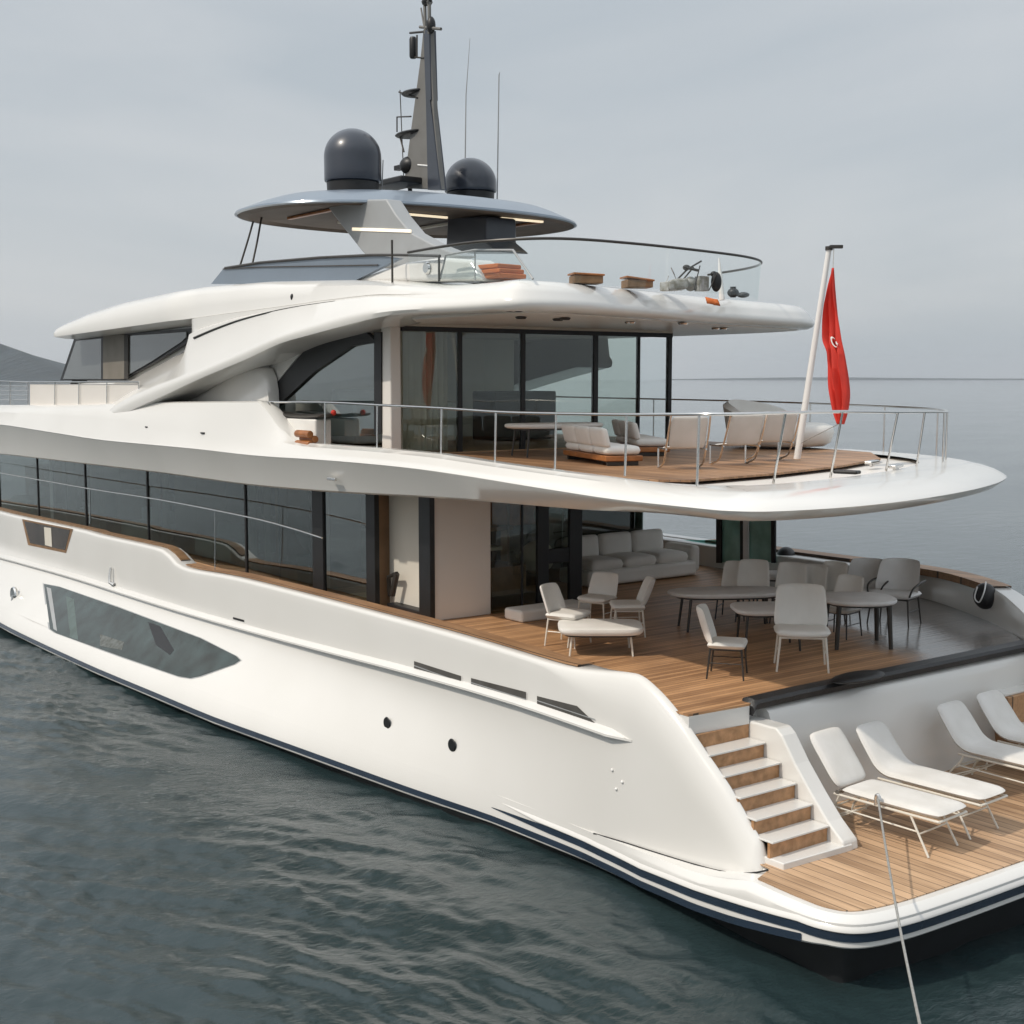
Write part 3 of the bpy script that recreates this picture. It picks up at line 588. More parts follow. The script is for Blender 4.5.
XU = sorted(set(list(np.linspace(-46, -25, 30)) + list(np.linspace(-25, -21, 24)) + list(np.linspace(-21, -11.2, 30))))
def sd_(X): return .0 if X > -40 else ((-40-X)/8)**2*1.2
APROF = [(1.4, 4.76), (.34, 4.73), (.2, 4.73), (.13, 4.75), (.02, 4.83), (0, 4.86), (.03, 4.885), (.14, 4.945), (.28, 4.99), (.42, 5.02), (.5, 5.035), (.56, 5.04), (.8, 5.042), (1.3, 5.043)]
rr = []
for X in XU:
    t_ = top_z(X); m_ = min(md_z(X), t_-.03); c_ = min(cr_z(X), m_-.03); b_ = bt_z(X); o = sd_(X)
    r = [(X, 12.4+o, b_+.02), (X, 11.40+o, b_), (X, 11.30+o, b_+.0), (X, 11.25+o, b_+.03), (X, 11.03+o, c_-.04), (X, 11.0+o, c_), (X, 11.02+o, c_+.03), (X, 11.1+o, m_), (X, 11.2+o, (m_+t_)/2+.02), (X, 11.3+o, t_-.025), (X, 11.35+o, t_), (X, 11.55+o, t_), (X, 11.6+o, t_-.02), (X, 11.62+o, 4.9)]
    s_ = smst(-13.6, -11.2, X)
    rr.append([(X, y*(1-s_)+(11.0+d)*s_, z*(1-s_)+z2*s_) for (X, y, z), (d, z2) in zip(r, APROF)])
pe = cham([(-11.2, 11.0), (-10.62, 11.06), (-10.25, 11.5), (-10.1, 12.7), (-10.28, 14.2), (-10.72, 15.9), (-11.35, 17.5), (-12.1, 18.75), (-13.2, 19.75), (-15, 20.5), (-18, 20.9), (-24, 21.0), (-40, 20.6)], 6)
pe = [(-24, 11.0), (-18, 11.0), (-14, 11.0)] + [tuple(q) for q in pe]
_cols = [off_in(pe, d) for d, z in APROF]
rr += [[(_cols[j][i][0], _cols[j][i][1], APROF[j][1]) for j in range(14)] for i in range(4, len(pe))]
UP = MB().grid(rr).build('upper_deck', 'white', YACHT, 24)
MB().prism([(x, y, 4.78) for x, y in [(-46, 13), (-40, 12)] + [(p[0], p[1]) for p in off_in(pe, .6)] + [(-40, 20.3), (-46, 19.3)]], (0, 0, .2)).build('deck_core', 'soffit', UP, 0)
tk = [(-29, 11.66), (-12.9, 11.66), (-12.4, 12.2), (-12.6, 14), (-13.1, 16), (-13.9, 18), (-15.2, 19.4), (-18, 20.1), (-29, 20.1)]
sheet(tk, 5.055, 'deck_teak', 'upteak', UP, .03)
for x, y, l_, zz0 in ((332, 479, .26, .05), (147, 427, .12, .03), (203, 433, .16, .03)):
    q = PY(x, y, 11.06 if x > 300 else 11.1); MB().box(q, (l_, .06, zz0)).build('deck_light', 'black' if x < 300 else 'steel', UP, 0, .012)
q = PZ(847, 472, 5.07); MB().box(q, (.35, .18, .05), .3).build('deck_fitting', 'black', UP, 30, .02)
for x, y in ((872, 462), (896, 466)): 
    q = PZ(x, y, 5.09); MB().box(q, (.12, .45, .05), .4).box(q-(0, 0, .03), (.06, .15, .08), .4).build('deck_cleat', 'steel', UP, 30, .015)

# ---- upper railing
def railing(path, dz, stan, nm='railing', r=.02, mid=None):
    o = MB().tube(path, r).build(nm, 'steel', YACHT)
    for a, b_ in stan: MB().tube([a, b_], .016).build('stanchion', 'steel', o)
    return o
pt = [PY(x, y, 11.5) for x, y in ((252, 401), (270, 402), (330, 402.5), (377, 405), (440, 408), (500, 412), (555, 413.5), (625, 414.5), (680, 414))]
aft = [(-11.55, 11.5, 5.93), (-11.3, 11.9, 5.93), (-11.35, 12.8, 5.93), (-11.6, 14.2, 5.92), (-12.0, 15.9, 5.88), (-12.55, 17.6, 5.85), (-13.15, 18.7, 5.82), (-13.9, 19.5, 5.84), (-15.5, 20.15, 5.86), (-19, 20.4, 5.9), (-24, 20.4, 5.92), (-29, 20.4, 5.94)]
path = cham(pt[:-1] + aft, 5)
stn = []
for x, yb in ((325, 446), (377, 450), (441, 456), (495, 465), (555, 470), (625, 476), (697, 486)):
    a = PY(x, yb, 11.5); pz = min(path, key=lambda p: abs(p[0]-a[0]) + abs(p[1]-11.5)); stn.append((a, (a[0]+.02, 11.5, pz[2])))
for X_, Y_, lean in ((-11.35, 12.7, -.3), (-11.62, 14.2, -.3), (-12.0, 15.9, -.3), (-12.3, 16.9, -.2), (-12.75, 18.0, 0), (-13.15, 18.7, 0), (-13.9, 19.5, 0), (-15.5, 20.15, 0), (-17.2, 20.3, 0), (-19, 20.4, 0), (-21.5, 20.4, 0), (-24, 20.4, 0)):
    pn = min(path, key=lambda p: abs(p[0]-X_) + abs(p[1]-Y_)); stn.append(((pn[0]+lean*.6, pn[1], 5.03), tuple(pn)))
railing(path, .9, stn)
a, b_ = PY(268, 403, 11.45), PY(292, 437, 11.45); MB().tube([a, b_], .022).build('bulwark_rail', 'steel', YACHT)
# forward rail and glass panels at the left
fr_ = [PY(x, y, 11.4) for x, y in ((-150, 381), (0, 381), (28, 382), (80, 382), (139, 382))]
frl = MB().tube(fr_, .016).build('railing', 'steel', YACHT)
for x in (28, 55, 79, 107, 139, -40, 10): MB().tube([PY(x, 382, 11.4), PY(x, 406, 11.4)], .016).build('stanchion', 'steel', frl)
MB().prism([PY(x, y, 11.44) for x, y in ((30, 384), (138, 384), (138, 405), (30, 405))], (0, .03, 0)).build('rail_panel', 'soffit', frl, 0)
for k in range(4): MB().tube([PY(-100, 386+k*4.5, 11.42), PY(28, 386+k*4.5, 11.42)], .012).build('rail_bar', 'steel', frl)

# ---- upper superstructure: port body with the arch, mirrored to starboard
rB = zc([(60, 455), (130, 412), (155, 401), (200, 380), (256, 357), (275, 346), (350, 326), (400, 314), (456, 308), (512, 305)], 11.2)
rC = zc([(60, 440), (120, 400), (150, 386), (200, 367), (256, 342), (275, 333), (350, 310), (412, 301), (456, 298), (512, 296)], 11.15)
rD = zc([(40, 386), (60, 383), (122, 381), (150, 366), (190, 343), (215, 330), (256, 318), (330, 304), (400, 296), (512, 292)], 11.8)
rE = zc([(40, 339), (49, 338), (100, 331), (175, 320.5), (196, 317), (256, 309), (300, 303), (400, 292), (512, 289)], 11.3)
rF = zc([(40, 339), (49, 336.5), (65, 325), (90, 314), (125, 303), (200, 287), (256, 282.5), (330, 281), (420, 282), (500, 283), (512, 284)], 11.55)
def smo(f, w=1.1): return lambda X: sum(f(X+d) for d in np.linspace(-w, w, 11))/11
rB, rC, rD, rE = smo(rB, .6), smo(rC, .6), smo(rD, .35), smo(rE, .6)
XB = sorted(set(list(np.linspace(-34.4, -26, 44)) + list(np.linspace(-26, -15.7, 50))))
RPROF = [(.99, 7.285), (.12, 7.30), (.03, 7.34), (0, 7.385), (.0, 7.43), (.03, 7.48), (.05, 7.51), (.07, 7.54), (.09, 7.57), (.11, 7.60), (.13, 7.62), (.16, 7.65), (.2, 7.68), (.28, 7.73), (.4, 7.752), (.52, 7.756)]
def body_row(X):
    f = min(1, max(0, (X+27.35)/1.3)); f = f*f*(3-2*f)              # 0 forward (window recess) .. 1 aft
    b_ = max(rB(X), 5.2); c_ = max(rC(X), b_+.06); d_ = max(rD(X), c_+.02); e_ = max(rE(X), d_+.02); F_ = max(rF(X), e_+.02)
    yd = 12.12*(1-f) + 11.42*f; ye = 12.12*(1-f) + 11.42*f; off = 0
    end = min(1, max(0, (X+17.5)/2)); yb = 11.2 + .06*end
    y2 = 11.32 + .12*f + off
    r = [(X, 12.25, b_+.02), (X, yb+.12, b_), (X, yb, b_+.03), (X, yb-.03, (b_+c_)/2), (X, yb, c_-.04), (X, yb+.06, c_+.02),
         (X, yd-.12*(1-f)-.06, d_-.03 if d_-.03 > c_+.02 else (c_+d_)/2+.01), (X, yd, d_), (X, ye+off*(1-f)*.3, e_-.05*(1-f)), (X, y2+.25*(1-f)+.02, e_-.03*(1-f)), (X, y2, e_+.01), (X, y2-.02+.05*f, e_+(F_-e_)*.35), (X, y2+.06, e_+(F_-e_)*.75), (X, y2+.2, F_), (X, y2+.6, F_+.05), (X, 13.4+off*.5, F_+.06)]
    s_ = smst(-19.5, -15.7, X)
    return [(X, y*(1-s_) + (11.26+d)*s_, z*(1-s_) + z2*s_) for (X, y, z), (d, z2) in zip(r, RPROF)]
re_ = cham([(-15.7, 11.26), (-15.25, 11.3), (-14.98, 11.6), (-14.96, 12.4), (-15.35, 13.7), (-15.85, 15.3), (-16.3, 16.9), (-16.7, 18.6), (-17.0, 19.7), (-17.6, 20.5), (-19.5, 21.0), (-24, 21.0), (-30, 21.0)], 6)
re_ = [(-18, 11.26), (-16.5, 11.26)] + [tuple(q) for q in re_]
def off_in(pl, d):
    o = []
    for i in range(len(pl)):
        a = np.array(pl[max(i-1, 0)]); c = np.array(pl[min(i+1, len(pl)-1)]); td = (c-a)/np.linalg.norm(c-a); o.append((pl[i][0]-td[1]*d, pl[i][1]+td[0]*d))
    return o
brows = [body_row(X) for X in XB]
_cols = [off_in(re_, d) for d, z in RPROF]
aft_roof = [[(_cols[j][i][0], _cols[j][i][1], RPROF[j][1]) for j in range(16)] for i in range(2, len(re_))]
sup = MB().grid(brows + aft_roof[1:]).build('superstructure', 'white', YACHT, 45)
MB().grid([[(x, 2*CY-.1-y, z) for x, y, z in r] for r in brows if r[0][0] < -23.5]).build('superstructure_side', 'white', sup, 45)
MB().grid([[(X, 13.4 + (18.6-13.4)*k/6, max(rF(X), 0)+.06+.08*math.sin(math.pi*k/6)) for k in range(7)] for X in np.linspace(-34.4, -19.5, 30)]).build('flybridge_floor', 'white', sup, 40)
# louvre line on the side
lp = [PY(x, y, 11.40) for x, y in ((193, 338), (215, 329), (240, 320), (270, 313), (300, 306), (335, 301))]
def surfY(X, z):
    r = body_row(X)
    for k in range(len(r)-1, 0, -1):
        z0, z1 = r[k-1][2], r[k][2]
        if min(z0, z1)-1e-6 <= z <= max(z0, z1)+1e-6 and abs(z1-z0) > 1e-5: return r[k-1][1] + (r[k][1]-r[k-1][1])*(z-z0)/(z1-z0)
    return 11.4
def skin(pts, off=.012, n=6):
    o = []
    for q in cham([np.array(p, float) for p in pts], n):
        Yv = 11.4
        for _ in range(8): w_ = PY(q[0], q[1], Yv); Yv = surfY(w_[0], w_[2]) - off
        o.append(PY(q[0], q[1], Yv))
    return o
lv = skin(((194, 338), (215, 329), (240, 320), (270, 312), (300, 306), (335, 301)), .006)
MB().tube(lv, [.020*(1-i/len(lv))+.004 for i in range(len(lv))], 6).build('side_louvre', vary(mat('louvre_dark', (.05, .05, .05), .5), 40, .8), sup)
for x, y in ((292, 297),): MB().ell(skin(((x, y), (x+1, y)), .0, 2)[0], (.04, .03, .06), 10, 8).build('side_light', 'black', sup)
# wheelhouse side window under the brow
wp = [(60, 380.5), (74, 339), (120, 334), (192, 328), (192, 338), (186, 343), (155, 362), (122, 380)]
MB().prism([PY(x, y, 12.0) for x, y in wp], (0, .1, 0)).build('window_frame', 'black', sup, 0)
wi = [(63, 379), (76, 341), (120, 336.5), (186, 332), (186, 337), (181, 342), (152, 361), (121, 379)]
wpan = MB().prism([PY(x, y, 11.97) for x, y in wi], (0, .02, 0)).build('wheelhouse_window', vary(mat('wheelhouse_glass', (.10, .11, .11), .06, 0, .8), .35, .3), sup, 0)
for x0, x1, m_ in ((103, 124, vary(mat('blind_cloth', (.22, .20, .17), .6), 2, .2)), (101, 103, 'black'), (124, 128, 'interior')):
    MB().prism([PY(x, y, 11.94) for x, y in ((x0, 335.5), (x1, 334.5), (x1, 379), (x0, 379))], (0, .02, 0)).build('window_blind', m_, wpan, 0)
# wheelhouse front (raked windscreen between the two sides)
MB().grid([[(-36.1, 12.0 + 8*k/6, 5.6) for k in range(7)], [(-34.6, 12.3 + 7.4*k/6, 7.5) for k in range(7)]]).build('wheelhouse_windscreen', 'black', sup, 0)
MB().box((-31.5, 16, 6.6), (8, 7.6, 1.9)).build('wheelhouse_core', 'interior', sup, 0)
# wall under the arch with the big side window
WY = 12.02
MB().prism([PY(x, y, WY) for x, y in ((150, 418), (165, 398), (200, 378), (262, 352), (330, 330), (305, 348), (262, 400), (272, 418), (290, 446), (150, 446))], (0, .08, 0)).build('side_wall', 'white', sup, 0)
MB().rings([[(X, 11.78 + .15*(1-s), 5.2), (X, 11.76 + .15*(1-s), z_), (X, 11.83+.1*(1-s), z_+.1), (X, 11.98, z_+.13), (X, 12.0, 5.2)] for X, z_, s in [(-27, 5.9, .2), (-26, 6.15, .5), (-25, 6.4, .8), (-24, 6.5, 1), (-23.65, 6.42, 1), (-23.5, 6.25, 1), (-23.42, 6.0, 1)]]).build('side_coaming', 'white', sup, 60)
def strip(a, b_, wa, Yv, m_, nm, th=.06):
    return MB().prism([PY(x, y, Yv) for x, y in (a, b_, wa[0], wa[1])], (0, th, 0)).build(nm, m_, sup, 0)
awin = MB().prism([PY(x, y, 12.0) for x, y in ((262, 400), (305, 350), (344, 334), (366, 332), (376, 342), (352, 346), (314, 372), (275, 408), (270, 412))], (0, .08, 0)).prism([PY(x, y, 11.98) for x, y in ((374, 332), (381, 332), (381, 434), (374, 434))], (0, .08, 0)).build('side_window_frame', 'black', sup, 0)
MB().prism([PY(x, y, 12.05) for x, y in ((272, 404), (305, 352), (345, 336), (375, 335), (375, 436), (290, 436))], (0, .02, 0)).build('side_window', 'glassb', awin, 0)
# aft bulkhead of the upper deckhouse: posts, panes, room behind
UX, UZ0, UZ1 = -19.45, 5.05, 7.24
udh = MB().box((UX-.1, 12.12, (UZ0+UZ1)/2), (.3, .22, UZ1-UZ0)).build('upper_deckhouse', 'soffit', YACHT, 0, .03)
ys = [12.26, 13.46, 14.85, 16.58, 17.68, 18.5]
for i in range(4): aftpane(ys[i]+.02, ys[i+1]-.02, UX, 'glass', 'door_pane', udh, UZ0, UZ1)
for i, w_ in ((1, .09), (2, .10), (3, .11), (4, .05), (5, .10)): post(UX, ys[i], .08, w_, 'black', 'window_post', udh, UZ0, UZ1)
MB().box((UX, 15.4, UZ1-.03), (.1, 6.3, .09)).build('door_head', 'black', udh, 0)
MB().prism([(UX, 17.74, UZ0), (UX, 18.44, UZ0), (UX, 18.44, UZ1-.1), (UX, 17.74, UZ1-.1)], (.02, 0, 0)).build('door_pane', 'clear', udh, 0)
rm = MB().box((-24.6, 15.3, (UZ0+UZ1)/2), (.1, 6.4, UZ1-UZ0)).build('lounge_wall', 'interiorlight', udh, 0)
MB().box((-22, 15.3, UZ1+.03), (5.3, 6.4, .05)).build('lounge_ceiling', 'interiorlight', rm, 0)
MB().prism([(-24.6, 17.66, UZ0), (UX-.05, 17.66, UZ0), (UX-.05, 17.66, UZ1), (-24.6, 17.66, UZ1)], (0, .02, 0)).build('side_window', 'clear', rm, 0)
MB().box((-22, 15.3, UZ0+.01), (5.2, 6.4, .03)).build('lounge_floor', 'interiorbrown', rm, 0)
MB().box((-22.8, 14.2, 5.5), (1, 2.4, .8)).box((-23.1, 14.2, 5.9), (.3, 2.4, .5)).build('lounge_sofa', 'greyfab', rm, 30, .08)
MB().box((-22.4, 16.9, 5.6), (.8, 1.6, 1.0)).build('lounge_bar', 'interior', rm, 30, .03)
crows = []
for k in range(40):
    y = 12.4 + 1.0*k/39; crows.append([(-19.75+.05*math.sin(k*1.3), y, UZ0+.05), (-19.75+.05*math.sin(k*1.3), y, UZ1)])
MB().grid(crows).build('curtain', 'curtain', rm, 60)

# ---- flybridge slab (roof) with its soft aft edge
roof = MB().prism([(x, y, 7.40) for x, y in off_in(re_, .44)], (0, 0, .352)).build('flybridge_deck', 'white', YACHT, 0)
MB().prism([(x, y, 7.285) for x, y in off_in(re_, .3)], (0, 0, .35)).build('soffit', 'soffit', roof, 0)
for x, y in ((521, 317), (558, 319), (565, 318), (630, 322), (683, 323), (716, 328), (724, 328)):
    q = PZ(x, y, 7.275); MB().lathe([(.02, -.03), (.07, -.03), (.09, 0), (.02, .02)], q, 14).build('ceiling_light', 'black' if x < 600 else 'steel', roof)
# glass windbreak round the aft flybridge
ft = cham([(-18.2, 11.62), (-16.6, 11.6), (-15.75, 11.95), (-15.35, 12.6), (-15.35, 13.8), (-15.55, 15.3), (-15.9, 16.9), (-16.5, 17.9), (-17.4, 18.5), (-18.8, 18.9)], 6)
ft = [tuple(q) for q in ft]
fbz = 7.74
fg = MB().grid([[(x, y, fbz) for x, y in off_in(ft, .05)], [(x, y, 8.33 + .05*math.sin(i*.05)) for i, (x, y) in enumerate(ft)]]).build('flybridge_windbreak', 'clear', YACHT, 60)
MB().tube([(x, y, 8.345 + .05*math.sin(i*.05)) for i, (x, y) in enumerate(ft)], .022).build('windbreak_rail', 'darktube', fg)
for a in (PY(392, 240, 11.7), PY(439, 257, 11.7)):
    MB().tube([a, (a[0], a[1], 7.85)], .02, 6).build('windbreak_post', 'darktube', fg)
# small curved side screen
cs = [PY(x, y, 11.75) for x, y in ((440, 279), (446, 255), (475, 250), (513, 250), (533, 279))]
MB().prism(cs, (0, .02, 0)).build('side_screen', 'clear', fg, 0)
MB().tube(cs, .018, 6).tube([PY(475, 250, 11.75), PY(475, 280, 11.75)], .012, 6).build('side_screen_frame', 'grey', fg)
# white coaming with lamp, dark low windscreen
cb = [(344, 283), (375, 272), (405, 262), (440, 257), (470, 259), (482, 281)]
co_ = MB().prism([PY(x, y, 11.95) for x, y in cb], (0, .5, 0)).build('flybridge_coaming', 'white', roof, 40, .08, seg=3)
q = PY(427, 268, 11.93); MB().lathe([(.02, -.03), (.08, -.03), (.1, 0), (.02, .03)], q, 16, 'Y').build('coaming_lamp', 'steel', co_)
ws = [(211, 284), (223, 269), (260, 262.5), (320, 257.5), (372, 255), (400, 258), (350, 283)]
wsn = MB().prism([PY(x, y, 11.9) for x, y in ws], (0, .08, 0)).build('flybridge_windscreen', 'greyblue', roof, 0)
MB().tube([PY(x, y, 11.88) for x, y in ((223, 269), (260, 267), (320, 266), (378, 265))], .012, 5).build('screen_trim', 'darktube', wsn)
MB().tube([PY(x, y, 11.88) for x, y in ((225, 268), (260, 262.5), (320, 257.5), (372, 255), (398, 255), (440, 256))], .025, 6).build('screen_trim', 'darktube', wsn)
MB().grid([[(-26.6, 12 + 6.5*k/8, 7.9) for k in range(9)], [(-25.9, 12 + 6.5*k/8, 8.25) for k in range(9)]]).build('flybridge_windscreen', 'greyblue', roof, 0)

# ---- hardtop on its pylons
HT = MB(); hc = (-24.46, 15.71); ha, hb_ = 2.66, 3.78
def hring(s, z, n=72, tilt=0):
    r_ = []
    for k in range(n):
        a = 2*math.pi*k/n; c, s_ = math.cos(a), math.sin(a)
        r_.append((hc[0] + s*ha*math.copysign(abs(c)**(2/2.35), c), hc[1] + s*hb_*math.copysign(abs(s_)**(2/2.35), s_), z))
    return r_
hard = MB().rings([hring(.985, 9.66), hring(1.0, 9.68), hring(.995, 9.72), hring(.93, 9.82), hring(.86, 9.92), hring(.80, 9.99), hring(.7, 10.04), hring(.4, 10.09), hring(.1, 10.1)], cap0=False).build('hardtop', 'greyblue', YACHT, 30)
MB().rings([hring(.98, 9.665), hring(.93, 9.64), hring(.9, 9.70), hring(.6, 9.73), hring(.2, 9.74)], cap0=False).build('hardtop_underside', vary(mat('hardtop_lining', (.10, .07, .05), .65), .9, .6), hard, 30)
for y in (13.4, 14.6, 16.6, 18.0):
    MB().box((-24.3, y, 9.69), (2.6, .10, .05)).build('roof_slat', 'orangewood' if y in (13.4, 18.0) else 'interiorlight', hard, 0, .01)
for x, y, l_ in ((-23.4, 15.2, 1.4), (-22.8, 17.4, 1.1)): MB().box((x, y, 9.68), (.06, l_, .04)).build('light_strip', 'lampglow', hard, 0)
# port pylon: broad raked plate
pyl = [(322, 200), (386, 199), (396, 215), (410, 232), (432, 244), (462, 256), (440, 262), (378, 268), (362, 252), (340, 224)]
pp = MB().prism([PY(x, y, 13.3) for x, y in pyl], (0, .35, 0)).build('hardtop_pylon', 'grey', hard, 30, .04)
MB().prism([PY(x, y, 13.28) for x, y in ((352, 227.5), (410, 229.5), (410, 232.5), (352, 230.5))], (0, .03, 0)).build('light_strip', 'lampglow', pp, 0)
MB().prism([PY(x, y, 16.4) for x, y in ((447, 216), (486, 216), (486, 240), (500, 252), (445, 252))], (0, .8, 0)).build('hardtop_pylon', 'navy', hard, 30, .06)
for x0, x1 in ((240, 256), (252, 263)):
    MB().tube(cham([PY(x0, 266, 12.6), PY((x0+x1)/2, 240, 12.75), PY(x1-1, 216, 12.9), PY(x1+3, 211, 12.95)], 4), .022, 6).build('support_pole', 'darktube', hard)
# domes
def dome(x, ytop, ybase, wpx, Yv, nm='satellite_dome'):
    c = PY(x, ybase, Yv); tz = PY(x, ytop, Yv)[2]; r_ = wpx/2 * float(np.dot(c - np.array([0, 0, CZ]), fw)) / FPX
    hgt = tz - c[2]; cyl = hgt - r_*.98
    prof = [(r_*.86, -.12), (r_*.86, .02), (r_*.98, .04), (r_, .07), (r_, cyl*.5)] + [(r_*math.cos(a)+1e-3, cyl + r_*.98*math.sin(a)) for a in np.linspace(0, math.pi/2, 14)]
    o = MB().lathe(prof, c, 48).build(nm, 'navy', YACHT, 40)
    MB().lathe([(r_*.8, -.25), (r_*.9, -.25), (r_*.92, .015), (r_*.5, .02)], c, 32).build('dome_base', 'black', o, 40)
dome(353, 128.5, 184, 57, 14.4); dome(470.5, 158, 194, 52, 18.0)
MB().box(PY(385, 186, 16.0), (2.4, .7, .14)).build('hardtop_box', 'black', hard, 0, .04)
# ---- mast
MYY = 16.2
def mp_(x, y): return PY(x, y, MYY)
front = [(410, 182), (422, 120), (428, 60), (431, 32)]; 
mast = MB().prism([mp_(x, y) for x, y in ((403, 188), (412, 120), (420, 60), (423, 30), (430, 30), (431, 60), (434, 120), (441, 190))], (0, .12, 0)).build('radar_mast', 'mast', YACHT, 0, .02)
MB().prism([mp_(x, y)+(0, -.03, 0) for x, y in ((427, 100), (431, 100), (441, 190), (429, 190))], (0, .18, 0)).prism([mp_(x, y)+(0, -.03, 0) for x, y in ((424.5, 30), (430, 30), (432, 100), (427, 100))], (0, .18, 0)).build('mast_edge', 'navy', mast, 0)
for (x, y, rx) in ((411, 92, .85), (407, 133, 1.1)):
    q = mp_(x, y)+(0, .2, 0); MB().ell(q, (rx*.55, .35, .07), 24, 8).build('radar_scanner', 'black', mast)
MB().tube([mp_(397, 132), mp_(397, 117), mp_(411, 116.5)], .018, 6).tube([mp_(404, 152), mp_(400, 137)], .02, 6).tube([mp_(404, 185), mp_(400, 90), ], .012, 6).tube([mp_(399, 92), mp_(418, 98)], .02, 6).build('mast_bracket', 'darktube', mast)
q = mp_(406, 165)+(0, .1, 0); MB().box(q, (1.1, .14, .10)).ell(q, (.25, .22, .2)).tube([q, q+(0, 0, -.9)], .05).build('radar_scanner', 'black', mast)
q = mp_(413, 47); MB().lathe([(.02, .22), (.06, .21), (.08, .16), (.08, -.2), (.06, -.24), (.02, -.24)], q, 16).build('mast_horn', 'black', mast)
MB().tube([mp_(410, 33), mp_(432, 31)], .025, 6).tube([mp_(412, 57), mp_(424, 58)], .02, 6).tube([mp_(417, 35), mp_(417, 57)], .02, 6).build('mast_bracket', 'darktube', mast)
MB().tube([mp_(425.5, 34), mp_(424.5, -6)], .04, 6).tube([mp_(429.5, 34), mp_(429, -6)], .045, 6).tube([mp_(424, 26), mp_(421, 8)], .02, 6).tube([mp_(424, 2), mp_(430, 2)], .07, 6).tube([mp_(420, 27), mp_(441, 29)], .035, 6).build('mast_top', 'mast', mast)
MB().ell(mp_(431, 25), (.1, .1, .18), 12, 8).ell(mp_(427, 1), (.14, .1, .1), 12, 8).build('mast_lamp', 'black', mast)
MB().tube([mp_(418, 165), mp_(430, 166)], .02, 6).build('mast_bracket', 'pole', mast)
for (x0, y0, x1, y1, xm, ym) in ((465, 160, 470, 38, 466, 95), (497, 198, 500, 72, 499, 75)):
    MB().tube([PY(x0, y0+14, 18.2), PY(xm, ym, 18.2), PY(x1, y1, 18.2)], [.018, .013, .005], 6).build('whip_antenna', 'grey', YACHT)
MB().tube([PY(383, 160, 15.2), PY(382, 190, 15.2)], .012, 5).build('whip_antenna', 'grey', YACHT)
# flagpole
fp0 = PZ(797, 459, 5.05); fp1 = PY(829, 249, fp0[1])
fpole = MB().tube([fp0, fp1], [.058, .042], 12).build('flagpole', 'pole', YACHT)
MB().box(fp1+(.1, .05, .03), (.2, .08, .05), .9).lathe([(.02, 0), (.06, .0), (.06, .06), (.02, .06)], fp1-(0, 0, .02), 12).build('flagpole_truck', 'darktube', fpole)

# ================================================================== loose things
# flag hanging furled from the staff
fY = fp0[1] - .25
edge = [(272, 847.5, 850.5), (285, 844, 852), (310, 835, 855), (330, 828, 856), (341, 825, 858.5), (352, 828, 859.5), (365, 829.5, 842+18), (385, 829, 845), (398, 832, 846), (412, 835, 846), (424, 840.5, 843.5)]
edge = [(270, 848, 850), (285, 829, 836)] and [(268, 832.5, 833.5), (285, 829.5, 835), (310, 826, 838.5), (330, 824.5, 841), (341, 824.5, 842), (352, 828, 843.5), (365, 829, 844.5), (385, 830.5, 846.5), (398, 833, 847), (412, 836, 845.5), (424, 839.5, 842.5)]
rows = []
for y, xa, xb_ in cham(edge, 4):
    row = []
    for k in range(17):
        u = k/16; q = PY(xa + (xb_-xa)*u, y, fY); row.append((q[0], q[1] + (.05*math.sin(u*15 + y*.012)+.03*math.sin(u*27-y*.05))*min(1, (y-262)/40), q[2]))
    rows.append(row)
fo = MB().grid(rows).build('flag', 'red', None, 60); fo.modifiers.new('solid', 'SOLIDIFY').thickness = .012
tag(fo, 'red flag hanging furled beside the white pole on the upper deck', 'flag')
def emblem(pts):
    q = [np.array(PY(834 + x*.62 + .25*y, 342 + y + .3*x, fY - .085)) for x, y in pts]
    return q
cre = [(5.2*math.cos(R(a)), 5.2*math.sin(R(a))) for a in range(50, 311, 20)] + [(1.3 + 4.1*math.cos(R(a)), 4.1*math.sin(R(a))) for a in range(300, 59, -20)]
n_ = len(cre)//2; qs = emblem(cre); outer, inner = qs[:14], qs[14:][::-1]
k_ = min(len(outer), len(inner))
o = MB().grid([[outer[round(i*(len(outer)-1)/(k_-1))], inner[round(i*(len(inner)-1)/(k_-1))]] for i in range(k_)]).build('crescent', 'pole', fo, 60); o.modifiers.new('solid', 'SOLIDIFY').thickness = .006
sp = emblem([(4.6 + (2.3 if k % 2 == 0 else .95)*math.cos(R(36*k)), (2.3 if k % 2 == 0 else .95)*math.sin(R(36*k))) for k in range(10)])
c_ = sum(sp)/10
o = MB().add([c_] + sp, [(0, 1+k, 1+(k+1) % 10) for k in range(10)]).build('star', 'pole', fo, 0); o.modifiers.new('solid', 'SOLIDIFY').thickness = .006
MB().tube([fp1+(.08, .02, 0), PY(833, 269, fY), PY(831, 300, fY+.02)], .007, 5).tube([PY(840.5, 423, fY), fp0+(.05, 0, .25)], .006, 5).build('halyard', 'rope', fo)

